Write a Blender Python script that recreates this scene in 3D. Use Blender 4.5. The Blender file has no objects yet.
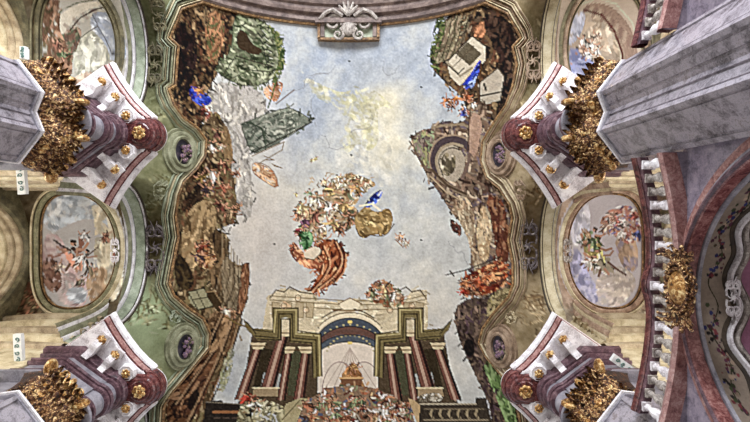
import bpy, bmesh, math, random
import numpy as np
from mathutils import Vector
random.seed(7); rng = np.random.default_rng(7)
sc = bpy.context.scene
COL = sc.collection
F = 500.0; U0, V0 = 375.0, 208.0      # focal length in pixels, zenith point
EYE = 1.6                             # eye height above the church floor
AX = -1.42                            # nave axis
BAYS = {-1: -6.8, 0: 1.8, 1: 10.4}    # bay centres along the nave
PIERS = {'a': -2.5, 'b': 6.1}
def W(x, y, z): return Vector((x, y, z + EYE))
def WS(s, d, y, z): return Vector((AX + s*d, y, z + EYE))

# ------------------------------------------------------------------ helpers
def lin(c):
    c = np.asarray(c, float)/255.0
    return np.where(c <= 0.04045, c/12.92, ((c+0.055)/1.055)**2.4)
ALB = 0.94
def rgb(c): return tuple(float(v) for v in lin(c)*ALB) + (1.0,)

class MB:
    def __init__(self): self.v = []; self.f = []
    def add(self, vs, fs):
        n = len(self.v); self.v += [tuple(p) for p in vs]; self.f += [tuple(i+n for i in f) for f in fs]
    def grid(self, rows, close_u=False, close_v=False):
        R = len(rows); C = len(rows[0]); fs = []
        for i in range(R if close_u else R-1):
            for j in range(C if close_v else C-1):
                a = i; b = (i+1) % R; c = j; d = (j+1) % C
                fs.append((a*C+c, a*C+d, b*C+d, b*C+c))
        self.add([p for r in rows for p in r], fs)
    def prism(self, poly, z0, z1, tr):           # poly in local (d,b); tr(d,b,z)
        n = len(poly)
        vs = [tr(p[0], p[1], z0) for p in poly] + [tr(p[0], p[1], z1) for p in poly]
        fs = [(i, (i+1) % n, n+(i+1) % n, n+i) for i in range(n)]
        fs += [tuple(range(n)), tuple(range(2*n-1, n-1, -1))]
        self.add(vs, fs)
    def rings(self, rings, cap=True):            # list of closed rings of points
        n = len(rings[0]); base = [p for r in rings for p in r]; fs = []
        for k in range(len(rings)-1):
            for i in range(n): fs.append((k*n+i, k*n+(i+1) % n, (k+1)*n+(i+1) % n, (k+1)*n+i))
        if cap:
            fs.append(tuple(range(n))); fs.append(tuple(range(len(base)-1, len(base)-n-1, -1)))
        self.add(base, fs)
    def box(self, c, ax, ay, az):
        c = Vector(c); vs = []
        for i in (-1, 1):
            for j in (-1, 1):
                for k in (-1, 1): vs.append(c + ax*i + ay*j + az*k)
        self.add(vs, [(0,1,3,2),(4,6,7,5),(0,4,5,1),(2,3,7,6),(0,2,6,4),(1,5,7,3)])
    def tube(self, pts, r, n=7, taper=None):
        pts = [Vector(p) for p in pts]; rows = []
        up = None
        for i, p in enumerate(pts):
            t = (pts[min(i+1, len(pts)-1)] - pts[max(i-1, 0)])
            if t.length < 1e-9: t = Vector((0,0,1))
            t.normalize()
            if up is None: up = t.orthogonal().normalized()
            up = up - t*up.dot(t)
            if up.length < 1e-6: up = t.orthogonal()
            up.normalize(); sd = t.cross(up)
            rr = r if taper is None else r*taper(i/(len(pts)-1))
            rows.append([p + up*math.cos(2*math.pi*k/n)*rr + sd*math.sin(2*math.pi*k/n)*rr for k in range(n)])
        self.rings(rows, True)
    def lathe(self, c, axis, prof, n=16):        # prof: (radius, along)
        axis = Vector(axis).normalized(); a = axis.orthogonal().normalized(); b = axis.cross(a); c = Vector(c)
        self.rings([[c + axis*h + a*math.cos(2*math.pi*k/n)*r + b*math.sin(2*math.pi*k/n)*r for k in range(n)] for r, h in prof], True)
    def ball(self, c, r, sx=1, sy=1, sz=1, n=8):
        c = Vector(c); rows = []
        for i in range(1, n):
            th = math.pi*i/n
            rows.append([c + Vector((sx*r*math.sin(th)*math.cos(2*math.pi*k/n), sy*r*math.sin(th)*math.sin(2*math.pi*k/n), sz*r*math.cos(th))) for k in range(n)])
        self.rings(rows, True)
    def build(self, name, m, parent=None, smooth=False, recalc=True):
        if parent is not None:                       # coordinates relative to the thing's own base
            r = parent.parent or parent; L = r.location
            self.v = [(p[0]-L.x, p[1]-L.y, p[2]-L.z) for p in self.v]
        me = bpy.data.meshes.new(name); me.from_pydata(self.v, [], self.f); me.update()
        if recalc:
            bm = bmesh.new(); bm.from_mesh(me); bmesh.ops.recalc_face_normals(bm, faces=bm.faces); bm.to_mesh(me); bm.free()
        if smooth:
            me.polygons.foreach_set('use_smooth', [True]*len(me.polygons))
            try: me.set_sharp_from_angle(angle=math.radians(40))
            except Exception: pass
        me.materials.append(m)
        o = bpy.data.objects.new(name, me); COL.objects.link(o)
        if parent is not None: o.parent = parent
        return o
def tag(o, label, cat, group=None, kind=None):
    o['label'] = label; o['category'] = cat
    if group: o['group'] = group
    if kind: o['kind'] = kind
    return o
def thing(name, label, cat, loc, group=None, kind=None):
    o = bpy.data.objects.new(name, None); COL.objects.link(o); o.location = loc; o.empty_display_size = .3
    return tag(o, label, cat, group, kind)
def dup(root, delta, label):
    r = root.copy(); COL.objects.link(r); r.location = root.location + Vector(delta); r['label'] = label
    for ch in list(root.children):
        c = ch.copy(); COL.objects.link(c); c.parent = r
        for g in list(ch.children):
            e = g.copy(); COL.objects.link(e); e.parent = c
    return r

# ------------------------------------------------------------------ materials
def nodes(name):
    m = bpy.data.materials.new(name); m.use_nodes = True
    nt = m.node_tree; b = nt.nodes['Principled BSDF']; return m, nt, b
def ramp(nt, stops):
    r = nt.nodes.new('ShaderNodeValToRGB'); e = r.color_ramp.elements
    e[0].position = stops[0][0]; e[0].color = stops[0][1]
    e[1].position = stops[-1][0]; e[1].color = stops[-1][1]
    for p, c in stops[1:-1]:
        x = e.new(p); x.color = c
    return r
def noise(nt, scale, detail=6, rough=.6, dist=0, coord='Object'):
    tc = nt.nodes.new('ShaderNodeTexCoord'); n = nt.nodes.new('ShaderNodeTexNoise')
    n.inputs['Scale'].default_value = scale; n.inputs['Detail'].default_value = detail
    n.inputs['Roughness'].default_value = rough; n.inputs['Distortion'].default_value = dist
    nt.links.new(tc.outputs[coord], n.inputs['Vector']); return n
def bump(nt, b, src, strength, dist):
    bp = nt.nodes.new('ShaderNodeBump'); bp.inputs['Strength'].default_value = strength; bp.inputs['Distance'].default_value = dist
    nt.links.new(src, bp.inputs['Height']); nt.links.new(bp.outputs['Normal'], b.inputs['Normal'])
def stone(name, cols, scale=3, rough=.5, metal=0, bmp=.2, dist=0, bd=.03, fine=None, spread=.4):
    m, nt, b = nodes(name)
    n = noise(nt, scale, 8, .65, dist)
    k = len(cols); r = ramp(nt, [(.5-spread/2+spread*i/(k-1), rgb(c)) for i, c in enumerate(cols)])
    sp = noise(nt, 24, 5, .8); m1 = nt.nodes.new('ShaderNodeMath'); m1.operation = 'MULTIPLY_ADD'; m1.inputs[1].default_value = .6; m1.inputs[2].default_value = -.3
    ad = nt.nodes.new('ShaderNodeMath'); ad.operation = 'ADD'; nt.links.new(sp.outputs['Fac'], m1.inputs[0]); nt.links.new(n.outputs['Fac'], ad.inputs[0]); nt.links.new(m1.outputs[0], ad.inputs[1])
    nt.links.new(ad.outputs[0], r.inputs['Fac'])
    nt.links.new(r.outputs['Color'], b.inputs['Base Color'])
    b.inputs['Roughness'].default_value = rough; b.inputs['Metallic'].default_value = metal
    n2 = noise(nt, fine or scale*4, 6, .7)
    if bmp: bump(nt, b, n2.outputs['Fac'], bmp, bd)
    return m
def painted(name, rough=.75, n1=.6, n2=9, amt=(.82, 1.18), bmp=.15):
    m, nt, b = nodes(name)
    at = nt.nodes.new('ShaderNodeAttribute'); at.attribute_name = 'paint'
    a = noise(nt, n1, 10, .72); c = noise(nt, n2, 6, .75)
    mr = nt.nodes.new('ShaderNodeMapRange'); mr.inputs[1].default_value = .3; mr.inputs[2].default_value = .7
    mr.inputs[3].default_value = amt[0]; mr.inputs[4].default_value = amt[1]
    ad = nt.nodes.new('ShaderNodeMath'); ad.operation = 'ADD'
    ml = nt.nodes.new('ShaderNodeMath'); ml.operation = 'MULTIPLY'; ml.inputs[1].default_value = .5
    nt.links.new(a.outputs['Fac'], ad.inputs[0]); nt.links.new(c.outputs['Fac'], ad.inputs[1])
    nt.links.new(ad.outputs[0], ml.inputs[0]); nt.links.new(ml.outputs[0], mr.inputs[0])
    mx = nt.nodes.new('ShaderNodeVectorMath'); mx.operation = 'MULTIPLY'
    nt.links.new(at.outputs['Color'], mx.inputs[0]); nt.links.new(mr.outputs[0], mx.inputs[1])
    nt.links.new(mx.outputs[0], b.inputs['Base Color'])
    b.inputs['Roughness'].default_value = rough; b.inputs['Specular IOR Level'].default_value = .06
    bump(nt, b, c.outputs['Fac'], bmp, .03)
    return m
M = {}
M['marble'] = stone('grey_lilac_marble', [(78,74,78),(120,114,120),(148,141,148),(172,165,172),(132,122,124)], 3.2, .2, 0, .06, .5, fine=16)
M['marble2'] = stone('grey_marble', [(92,90,98),(142,138,146),(176,172,178)], 2.6, .32, 0, .08, .9, fine=16)
M['spandrel'] = stone('lilac_spandrel_marble', [(92,86,98),(142,132,146),(170,158,168)], 5.5, .3, 0, .05, .6, fine=16)
M['red'] = stone('dark_red_marble', [(30,14,16),(84,40,40),(140,86,80)], 5.0, .26, 0, .1, 1.2, fine=16)
M['purple'] = stone('purple_red_marble', [(40,26,30),(88,62,70),(142,114,118)], 4.5, .28, 0, .1, 1.2, fine=16)
M['pink'] = stone('pink_marble', [(96,58,56),(158,112,106),(196,164,156)], 7, .36, 0, .1, .8, fine=18)
M['white'] = stone('white_stucco', [(168,158,160),(232,226,228),(252,250,250)], 3.0, .55, 0, .25, fine=12)
M['gold'] = stone('gilding', [(16,7,3),(66,32,14),(140,88,42),(255,224,164)], 13, .28, .35, .7, .6, .06, 20, spread=.26)  # ramp puts glints and the dark gaps of the leafwork into the colour
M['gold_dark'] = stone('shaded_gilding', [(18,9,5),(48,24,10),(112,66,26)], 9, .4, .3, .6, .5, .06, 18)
M['gold_hi'] = stone('highlit_gilding', [(56,30,10),(180,124,56),(255,232,172)], 9, .28, .35, .5, .5, .04, 16, spread=.3)  # lighter copy of the gilding, highlights put into its ramp
M['gold_line'] = stone('worn_gold_paint', [(56,36,22),(122,88,52),(196,158,106)], 7, .5, .1, .3, fine=14)
M['groove'] = stone('groove_shade', [(34,28,22),(58,48,36),(84,70,54)], 4, .7, 0, .2)  # dark brown stands in for shadow lines between the mouldings
M['cream'] = stone('cream_stucco', [(150,132,100),(202,186,150),(226,216,188)], 2.6, .65, 0, .25, fine=12)
M['beige'] = stone('beige_stucco', [(124,106,82),(176,158,128),(206,192,164)], 2.6, .65, 0, .25, fine=12)
M['green'] = stone('green_stucco', [(104,112,90),(150,158,134),(190,196,176)], 2.4, .65, 0, .25, fine=12)
M['sage'] = stone('sage_stucco', [(84,84,62),(130,130,102),(170,170,144)], 2.6, .65, 0, .3, fine=12)
M['tan'] = stone('tan_stucco', [(92,74,58),(146,122,100),(186,164,140)], 2.6, .65, 0, .3, fine=12)
M['olive'] = stone('olive_stucco', [(52,48,32),(92,84,58),(132,124,94)], 2.8, .65, 0, .3, fine=12)
M['scroll'] = stone('grey_stucco', [(84,74,72),(156,146,138),(212,204,194)], 6, .6, 0, .3, fine=14)
M['scroll_dark'] = stone('mauve_stucco', [(36,28,30),(82,70,72),(146,136,128)], 6, .6, 0, .3, fine=14)
M['brownrib'] = stone('brown_pink_stucco', [(58,46,42),(108,90,84),(150,132,122)], 2.8, .6, 0, .3, fine=12)
M['rose'] = stone('rose_stucco', [(110,84,68),(166,136,114),(204,180,156)], 3, .6, 0, .3, fine=12)
M['moss'] = stone('moss_stucco', [(82,78,54),(126,122,92),(170,164,134)], 3, .6, 0, .3, fine=12)
M['rosered'] = stone('rose_red_marble', [(70,36,36),(130,78,74),(180,134,126)], 6, .26, 0, .1, .8, fine=16)
M['dark'] = stone('dark_blue_recess', [(16,14,26),(36,30,48),(70,58,66)], 4, .6, 0, .1)
M['flower'] = stone('painted_flowers', [(50,44,90),(120,90,110),(190,160,140)], 14, .6, 0, .2)
M['paint'] = painted('fresco_paint', n1=1.2, n2=12, amt=(.74, 1.24))
M['vaultpaint'] = painted('vault_paint', n1=1.6, n2=12, amt=(.62, 1.34), bmp=.4)
M['lamp'] = stone('white_enamel', [(225,228,226),(240,242,240),(250,250,250)], 2, .4, 0, 0)
M['mark'] = stone('blue_green_marks', [(70,100,110),(90,130,120),(120,150,140)], 5, .5, 0, 0)

# ------------------------------------------------------------------ painter (plan coordinates seen from the nave floor)
PI = math.pi
S = 2
UA, UB, VA, VB = -60, 810, -80, 500
def vnoise(h, w, cell, seed):
    r = np.random.default_rng(seed); gh, gw = int(h/cell)+3, int(w/cell)+3
    g = r.random((gh, gw)); y = np.arange(h)/cell; x = np.arange(w)/cell
    yi = y.astype(int); xi = x.astype(int); fy = y-yi; fx = x-xi
    fy = fy*fy*(3-2*fy); fx = fx*fx*(3-2*fx)
    a = g[yi][:, xi]; b = g[yi][:, xi+1]; c = g[yi+1][:, xi]; d = g[yi+1][:, xi+1]
    return (a*(1-fx)+b*fx)*(1-fy)[:, None] + (c*(1-fx)+d*fx)*fy[:, None]
def fbm(h, w, cell, seed, oct=5):
    o = np.zeros((h, w)); a = 1; t = 0
    for i in range(oct):
        o += a*vnoise(h, w, max(cell, 2), seed+i); t += a; a *= .55; cell /= 2
    return o/t
def smooth_poly(p, it=2):
    p = [np.array(q, float) for q in p]
    for _ in range(it):
        q = []
        for i in range(len(p)):
            a, b = p[i], p[(i+1) % len(p)]; q += [a*.75+b*.25, a*.25+b*.75]
        p = q
    return p
class Canvas:
    def __init__(self, base):
        self.h = (VB-VA)*S; self.w = (UB-UA)*S
        self.c = np.empty((self.h, self.w, 3)); self.c[:] = base
    def px(self, p): return (np.array(p, float) - (UA, VA))*S
    def mask(self, poly):
        p = np.array([self.px(q) for q in poly]); x0, y0 = np.floor(p.min(0)).astype(int)-1; x1, y1 = np.ceil(p.max(0)).astype(int)+2
        x0 = max(x0, 0); y0 = max(y0, 0); x1 = min(x1, self.w); y1 = min(y1, self.h)
        if x1 <= x0 or y1 <= y0: return None
        yy, xx = np.mgrid[y0:y1, x0:x1]; m = np.zeros(yy.shape, bool)
        for i in range(len(p)):
            a, b = p[i], p[(i+1) % len(p)]
            if a[1] == b[1]: continue
            cr = ((a[1] > yy) != (b[1] > yy)) & (xx < (b[0]-a[0])*(yy-a[1])/(b[1]-a[1]) + a[0])
            m ^= cr
        return (x0, y0, x1, y1, m)
    def fill(self, poly, col, al=1.0, sm=0, tex=0.0):
        if sm: poly = smooth_poly(poly, sm)
        r = self.mask(poly)
        if r is None: return
        x0, y0, x1, y1, m = r; s = self.c[y0:y1, x0:x1]
        c = np.array(col, float)*np.ones(s.shape)
        if tex: c = c*(1+tex*(rng.random(m.shape)-.5))[..., None]
        s[m] = s[m]*(1-al) + c[m]*al
    def line(self, pts, w, col, al=1.0, clip=None, taper=False):
        pts = [self.px(p) for p in pts]; w = w*S/2
        for a, b in zip(pts[:-1], pts[1:]):
            x0 = max(int(min(a[0], b[0])-w-1), 0); x1 = min(int(max(a[0], b[0])+w+2), self.w)
            y0 = max(int(min(a[1], b[1])-w-1), 0); y1 = min(int(max(a[1], b[1])+w+2), self.h)
            if x1 <= x0 or y1 <= y0: continue
            yy, xx = np.mgrid[y0:y1, x0:x1]; d = b-a; L = max((d*d).sum(), 1e-6)
            t = np.clip(((xx-a[0])*d[0]+(yy-a[1])*d[1])/L, 0, 1)
            dist = np.hypot(xx-a[0]-t*d[0], yy-a[1]-t*d[1])
            ww = w*(1-.75*t) if taper else w
            k = np.clip(ww-dist+.5, 0, 1)*al
            if clip is not None: k = k*clip[y0:y1, x0:x1]
            s = self.c[y0:y1, x0:x1]; s[:] = s*(1-k[..., None]) + np.array(col, float)*k[..., None]
    def strokes(self, poly, pal, n, ln=6, wd=1.6, ang=None, jit=.6, al=.85, sm=2, base=None, edge=None, curl=.5):
        if sm: poly = smooth_poly(poly, sm)
        if base is not None: self.fill(poly, base, 1, 0, .15)
        r = self.mask(poly)
        if r is None: return
        x0, y0, x1, y1, m = r; clip = np.zeros((self.h, self.w), np.float32); clip[y0:y1, x0:x1] = m
        ys, xs = np.nonzero(m)
        if len(ys) == 0: return
        for _ in range(n):
            i = rng.integers(len(ys)); p = np.array(((xs[i]+x0)/S+UA, (ys[i]+y0)/S+VA))
            th = (ang if ang is not None else rng.random()*6.28) + rng.normal()*jit
            l = ln*(.4+rng.random()*1.1); c = np.array(pal[rng.integers(len(pal))], float)*(.8+.42*rng.random())
            pts = [p]; k = rng.normal()*curl
            for _s in range(3):
                p = p + np.array((math.cos(th), math.sin(th)))*l/3; th += k; pts.append(p)
            self.line(pts, wd*(.5+rng.random()), np.clip(c, 0, 255), al, clip)
        if base is not None and n >= 200:
            for i in range(0, len(poly)):
                for _ in range(2):
                    a = np.array(poly[i]); b = np.array(poly[(i+1) % len(poly)]); p = a+(b-a)*rng.random()+rng.normal(size=2)*1.3
                    th = (ang if ang is not None else 0)+rng.normal()*.9; c = np.array(pal[rng.integers(len(pal))], float)*(.7+.4*rng.random())
                    self.line([p, p+np.array((math.cos(th), math.sin(th)))*(2+3*rng.random())], 1+1.4*rng.random(), np.clip(c, 0, 255), .9)
        if edge is not None: self.line(list(poly)+[poly[0]], .9, edge, .5)
    def curve(self, pts, w, col, al=1.0, taper=False):
        p = [np.array(q, float) for q in pts]
        for _ in range(3):
            q = [p[0]]
            for a, b in zip(p[:-1], p[1:]): q += [a*.75+b*.25, a*.25+b*.75]
            p = q+[p[-1]]
        self.line(p, w, col, al)
    def figure(self, p, r, robe, flesh=(190,140,112), pose=0.0):   # a small cloaked figure of brush strokes
        p = np.array(p, float); c, s = math.cos(pose), math.sin(pose)
        R = lambda x, y: p + np.array((c*x - s*y, s*x + c*y))*r
        dk = np.array(robe)*.42; md = np.array(robe)*.8; lt = np.minimum(np.array(robe)*1.3, 255)
        for i in range(9):
            a = pose+PI/2+rng.normal()*.75; q = R(rng.normal()*.35, -.35+rng.random()*.8); pts = [q]; k = rng.normal()*.45
            for _ in range(3): q = q+np.array((math.cos(a), math.sin(a)))*r*(.3+.25*rng.random()); a += k; pts.append(q)
            self.line(pts, r*(.2+.3*rng.random()), (dk, md, lt, md, lt)[i % 5], .92, taper=True)
        sg = 1 if rng.random() < .5 else -1; a1 = rng.random()*.8
        self.line([R(-.3*sg,-.2), R(-.8*sg,-.45+a1), R(-1.15*sg,-.8+a1*.5)], r*.2, flesh); self.line([R(.35*sg,-.1), R(.85*sg,.15-a1), R(1.2*sg,-.1-a1)], r*.17, tuple(np.array(flesh)*.9))
        self.line([R(.1,1.0), R(.3,1.5)], r*.2, flesh); self.line([R(-.25,.95), R(-.55,1.4)], r*.2, tuple(np.array(flesh)*.7))
        self.line([R(-.02,-.68), R(.06,-.66)], r*.38, flesh); self.line([R(-.1,-.84), R(.16,-.8)], r*.24, (78,50,36)); self.line([R(.12,-.6), R(.2,-.5)], r*.12, dk)
    def sharpen(self, rad=4, amt=.9):
        def box(a, ax):
            p = np.pad(a, [(rad+1, rad) if i == ax else (0, 0) for i in range(3)], mode='edge'); c = np.cumsum(p, ax); n = 2*rad+1
            return (np.take(c, range(n, c.shape[ax]), ax)-np.take(c, range(0, c.shape[ax]-n), ax))/n
        bl = box(box(self.c, 0), 1); self.c = self.c+amt*(self.c-bl); self.c = np.clip(128+(self.c-128)*1.2-2, 8, 250)
    def sample(self, u, v):
        x = np.clip((np.asarray(u)-UA)*S, 0, self.w-2); y = np.clip((np.asarray(v)-VA)*S, 0, self.h-2)
        xi = x.astype(int); yi = y.astype(int); fx = (x-xi)[..., None]; fy = (y-yi)[..., None]; c = self.c
        return (c[yi, xi]*(1-fx)+c[yi, xi+1]*fx)*(1-fy) + (c[yi+1, xi]*(1-fx)+c[yi+1, xi+1]*fx)*fy

LEFT = [(214,-6),(200,3),(186,7),(180,9),(170,38),(178,46),(175,86),(169,90),(173,106),(182,118),(196,128),(205,140),(204,156),(196,168),(182,182),(177,195),(175,215),(178,237),(174,258),(169,284),(173,296),(187,308),(202,318),(209,333),(208,348),(188,372),(172,390),(164,405),(162,440),(166,480)]
RIGHT = [(474,-6),(484,2),(509,13),(521,38),(513,47),(517,65),(513,88),(507,106),(495,123),(484,141),(482,161),(488,178),(501,188),(511,204),(513,217),(509,240),(513,262),(514,285),(510,297),(495,313),(484,328),(480,343),(487,356),(504,376),(516,396),(522,430),(522,480)]
exec_paint = True
# ---- nave fresco
cv = Canvas((176,178,182))
h, w = cv.h, cv.w
n1 = fbm(h, w, 160, 11, 6); n2 = fbm(h, w, 60, 31, 6); n3 = fbm(h, w, 14, 51, 4)
vv = (np.arange(h)/S+VA)[:, None]*np.ones((1, w)); uu = (np.arange(w)/S+UA)[None, :]*np.ones((h, 1))
def blob(u, v, ru, rv): return np.exp(-(((uu-u)/ru)**2 + ((vv-v)/rv)**2))
blue = np.array((142,158,184.)); pale = np.array((182,187,190.)); warm = np.array((198,194,174.)); gry = np.array((160,164,172.))
k = np.clip(blob(320,95,45,55)*.9 + blob(420,60,50,60)*.8 + blob(410,200,45,60)*.35 + blob(270,260,30,60)*.25 + blob(330,50,60,40)*.5 + (n1-.5)*1.5, 0, 1)[..., None]
cv.c = pale*(1-k) + blue*k
k = np.clip(blob(375,100,40,18)*.7 + blob(390,150,30,45)*.55 + blob(300,190,45,40)*.4 + blob(440,300,25,40)*.3 + (n2-.56)*1.4, 0, .9)[..., None]
cv.c = cv.c*(1-k) + warm*k
k = np.clip((n2-.5)*2.0, -1, 1)[..., None]; cv.c = cv.c + k*14 + ((n3-.5)*26)[..., None]
k = np.clip(blob(255,235,45,80)*.6 + blob(440,340,30,60)*.3, 0, .7)[..., None]; cv.c = cv.c*(1-k) + np.array((192,182,174.))*k
k = np.clip(blob(350,290,90,30)*.35, 0, 1)[..., None]; cv.c = cv.c*(1-k) + np.array((208,206,206.))*k
cv.strokes([(296,66),(316,82),(340,93),(352,90),(354,84),(372,88),(386,99),(398,112),(380,104),(377,118),(380,142),(368,154),(360,142),(350,152),(334,164),(346,132),(342,108),(318,100),(304,84)], [(186,184,150),(174,174,138),(198,196,172)], 170, 9, 3, .6, .6, .3)
cv.strokes([(340,130),(385,125),(400,180),(380,190),(330,178)], [(200,198,184),(186,188,186)], 70, 9, 4, 1.2, .6, .2)
for _ in range(8):
    p = np.array((300+rng.random()*150, 50+rng.random()*240)); q = [p.copy()]
    th = rng.random()*6.28
    for _s in range(9): th += rng.normal()*.5; p = p+np.array((math.cos(th), math.sin(th)))*4; q.append(p.copy())
    cv.line(q, .6, (130,134,144), .55)
for p in ((349,61),(421,87),(351,155),(274,244),(421,240),(296,194)): cv.line([p, (p[0]+.6, p[1]+.2)], 1.8, (58,54,56))
BR = [(84,66,50),(54,42,36),(116,92,66),(38,30,28),(142,118,88),(96,66,50)]
BRL = [(134,114,84),(98,82,60),(164,144,112),(74,60,44),(112,80,58),(52,42,34),(120,108,76)]
GRN = [(92,104,78),(126,136,108),(66,76,56),(150,156,132),(104,108,88)]
GRY = [(176,174,168),(150,148,146),(196,192,184),(128,124,120)]
FIG = [(150,92,70),(198,150,118),(216,204,190),(92,54,48),(120,104,76),(170,120,84),(96,84,110)]
# dark painted ground along the frame
for pth in (LEFT, RIGHT):
    cv.line(pth, 16, (74,60,48)); 
    for i in range(len(pth)-1):
        a, b = np.array(pth[i], float), np.array(pth[i+1], float)
        for _ in range(int(np.hypot(*(b-a))/1.2)):
            p = a+(b-a)*rng.random()+rng.normal(size=2)*5; th = math.atan2(*(b-a)[::-1])+rng.normal()*.5; cv.line([p, p+np.array((math.cos(th), math.sin(th)))*(4+5*rng.random())], 1+1.6*rng.random(), BRL[rng.integers(len(BRL))], .85)
# upper left: leaning rock, mossy mound and pale wall
cv.strokes([(203,84),(232,82),(262,90),(268,112),(248,128),(250,160),(254,215),(242,222),(232,190),(226,140),(214,112)], GRY, 240, 10, 2, 1.4, .4, .6, 1, base=(172,170,168))
cv.strokes([(186,4),(214,-6),(236,6),(238,28),(228,58),(214,80),(206,96),(204,130),(180,116),(172,92),(180,60),(172,38)], BR, 620, 12, 2.2, 1.5, .5, .85, 1, base=(80,58,46))
cv.strokes([(172,36),(184,14),(196,30),(198,62),(188,98),(178,104),(176,60)], [(34,26,28),(52,38,38),(44,32,30)], 130, 10, 2.4, 1.4, .4, .9)
cv.strokes([(206,14),(222,8),(226,40),(212,70),(206,50)], [(132,92,66),(156,114,82),(96,98,64)], 90, 12, 1.8, 1.8, .4)
cv.strokes([(234,8),(262,20),(278,34),(283,54),(278,74),(262,86),(240,86),(218,74),(216,64),(232,54)], GRN, 420, 9, 2, .6, .5, .8, 2, base=(108,118,94), edge=(52,56,44))
cv.fill([(238,28),(246,32),(252,44),(264,50),(258,56),(246,52),(236,46)], (70,54,40), .9, 1)
for t in range(7): cv.line([(260+t*2,28+t*7),(266+t*1.5,34+t*6),(262+t*1.2,38+t*6.3),(258+t*2,33+t*6.5)], 1.2, (52,58,50)); cv.line([(262+t*2,30+t*7),(267+t*1.5,35+t*6)], .8, (170,176,160))
cv.line([(224,74),(236,56),(256,62),(272,66)], 1.2, (64,62,50)); cv.line([(228,80),(250,70),(272,72)], 1, (70,72,56))
cv.strokes([(266,20),(284,38),(286,66),(276,86),(270,84),(280,60),(274,38)], [(58,78,44),(88,104,62),(120,126,80)], 170, 4, 1.2, None, 1)
cv.strokes([(188,84),(202,90),(214,100),(206,108),(190,100)], [(36,54,170),(60,84,200),(24,32,110)], 60, 9, 2, .5, .3, .95)
cv.figure((199,90), 5, (170,116,60)); cv.figure((208,112), 6, (112,62,54), pose=.4)
# left: sloping mossy roof and folded banners
cv.strokes([(240,124),(256,118),(286,107),(296,110),(312,120),(306,126),(286,138),(264,150),(252,154),(246,140)], [(104,114,104),(128,134,124),(76,84,76),(146,150,140)], 220, 10, 1.8, -.4, .4, .8, 1, base=(112,120,110), edge=(58,62,56))
cv.line([(250,154),(262,148),(312,122)], 1.4, (70,68,60)); cv.line([(252,156),(284,142),(282,150),(258,164)], 1.2, (140,128,112))
for i in range(6): cv.line([(246+i,122),(262-i*.5,128),(266+i*.4,150-i*3)], .8, (70,82,70))
cv.strokes([(262,88),(284,78),(282,92),(276,104),(264,96)], [(176,126,92),(206,164,130),(128,84,60)], 60, 7, 1.6, .8, .4, .9); cv.line([(276,104),(294,90)], 1.2, (120,92,64))
cv.line([(268,108),(272,96),(276,80)], 1.6, (92,108,64))
cv.strokes([(252,162),(266,164),(276,174),(279,190),(262,180),(252,172)], [(186,150,116),(206,176,140),(150,104,74)], 60, 8, 1.6, .6, .3, .9, 1, edge=(120,80,56))
cv.line([(264,156),(274,160),(266,160)], .8, (130,110,84)); cv.line([(272,164),(282,168),(274,166)], .8, (130,110,84))
for k_, (a, b) in enumerate(((316,158),(296,194),(312,160))): cv.figure((a, b), 2, (200,190,130))
# left border figures under the frame
cv.strokes([(200,130),(216,108),(226,128),(230,160),(236,190),(238,222),(222,228),(206,232),(182,236),(176,205),(184,184),(204,160)], BRL, 300, 12, 2, 1.1, .5, .85, 1, base=(104,86,64))
cv.strokes([(196,150),(204,142),(214,172),(204,200),(188,214),(178,210),(192,184)], [(60,48,38),(84,62,48),(46,38,34)], 110, 9, 2, 1.8, .5, .9)
cv.strokes([(222,120),(230,130),(234,160),(228,170),(222,150)], [(150,126,92),(124,100,72)], 60, 12, 2, 1.4, .2, .8)
for p, r_, c_ in (((212,144),6,(206,190,170)),((226,164),6,(104,66,54)),((212,174),6.5,(214,206,196)),((222,186),6,(140,84,66)),((206,188),6,(86,72,80)),((236,172),4,(120,80,60)),((230,210),6,(150,126,98)),((220,204),5,(100,58,50)),((238,206),4,(140,106,80)),((200,176),5,(120,100,60)),((218,132),5,(90,60,56)),((222,146),4,(196,180,150))): cv.figure(p, r_, c_, pose=rng.normal()*.5)
# left lower ravine: broad tonal planes first, then long strokes
cv.strokes([(176,236),(206,226),(226,232),(230,244),(226,262),(240,266),(249,262),(248,286),(242,318),(232,350),(216,384),(206,425),(200,470),(160,470),(164,404),(206,352),(206,330),(176,300),(172,282)], BRL, 500, 16, 2.6, 2.0, .3, .8, 1, base=(98,80,58))
for pl_, pa_, an_ in (([(184,214),(206,196),(220,214),(208,250),(192,272),(180,262)], [(156,132,96),(176,150,112),(128,104,74),(104,84,58)], 1.9),
                      ([(176,250),(188,262),(196,284),(186,292),(174,284)], [(64,52,38),(84,70,48),(48,40,32)], 1.2),
                      ([(208,232),(224,232),(226,262),(222,296),(212,288),(206,262)], [(92,74,54),(70,56,44),(118,96,70)], 1.5),
                      ([(222,250),(238,268),(246,276),(240,318),(222,306)], [(128,114,92),(104,90,72),(150,136,112)], 1.3),
                      ([(206,318),(222,306),(238,318),(230,346),(214,372),(208,352)], [(128,100,72),(96,72,52),(150,120,88)], 2.2),
                      ([(176,384),(208,352),(220,352),(206,396),(188,430),(168,440),(166,404)], [(120,84,60),(84,58,46),(146,112,84),(60,44,38)], 2.3)):
    cv.strokes(pl_, pa_, 130, 16, 2.6, an_, .25, .85, 2, base=pa_[0])
for t in range(11): cv.line([(222+t*2.2,232+t*3.4),(223+t*2.3,262+t*4.4),(214+t*2,300+t*2)], 1.0, (82,68,52) if t % 2 else (150,134,108), .6)
cv.strokes([(194,238),(212,240),(218,262),(208,272),(196,262)], [(104,58,40),(146,92,60),(66,50,54),(186,150,110)], 60, 7, 1.8, None, 1, .9)
cv.figure((202,246), 6, (112,56,44)); cv.figure((208,258), 6, (150,110,70), pose=.6); cv.figure((198,256), 5, (80,64,70), pose=-.5)
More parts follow.
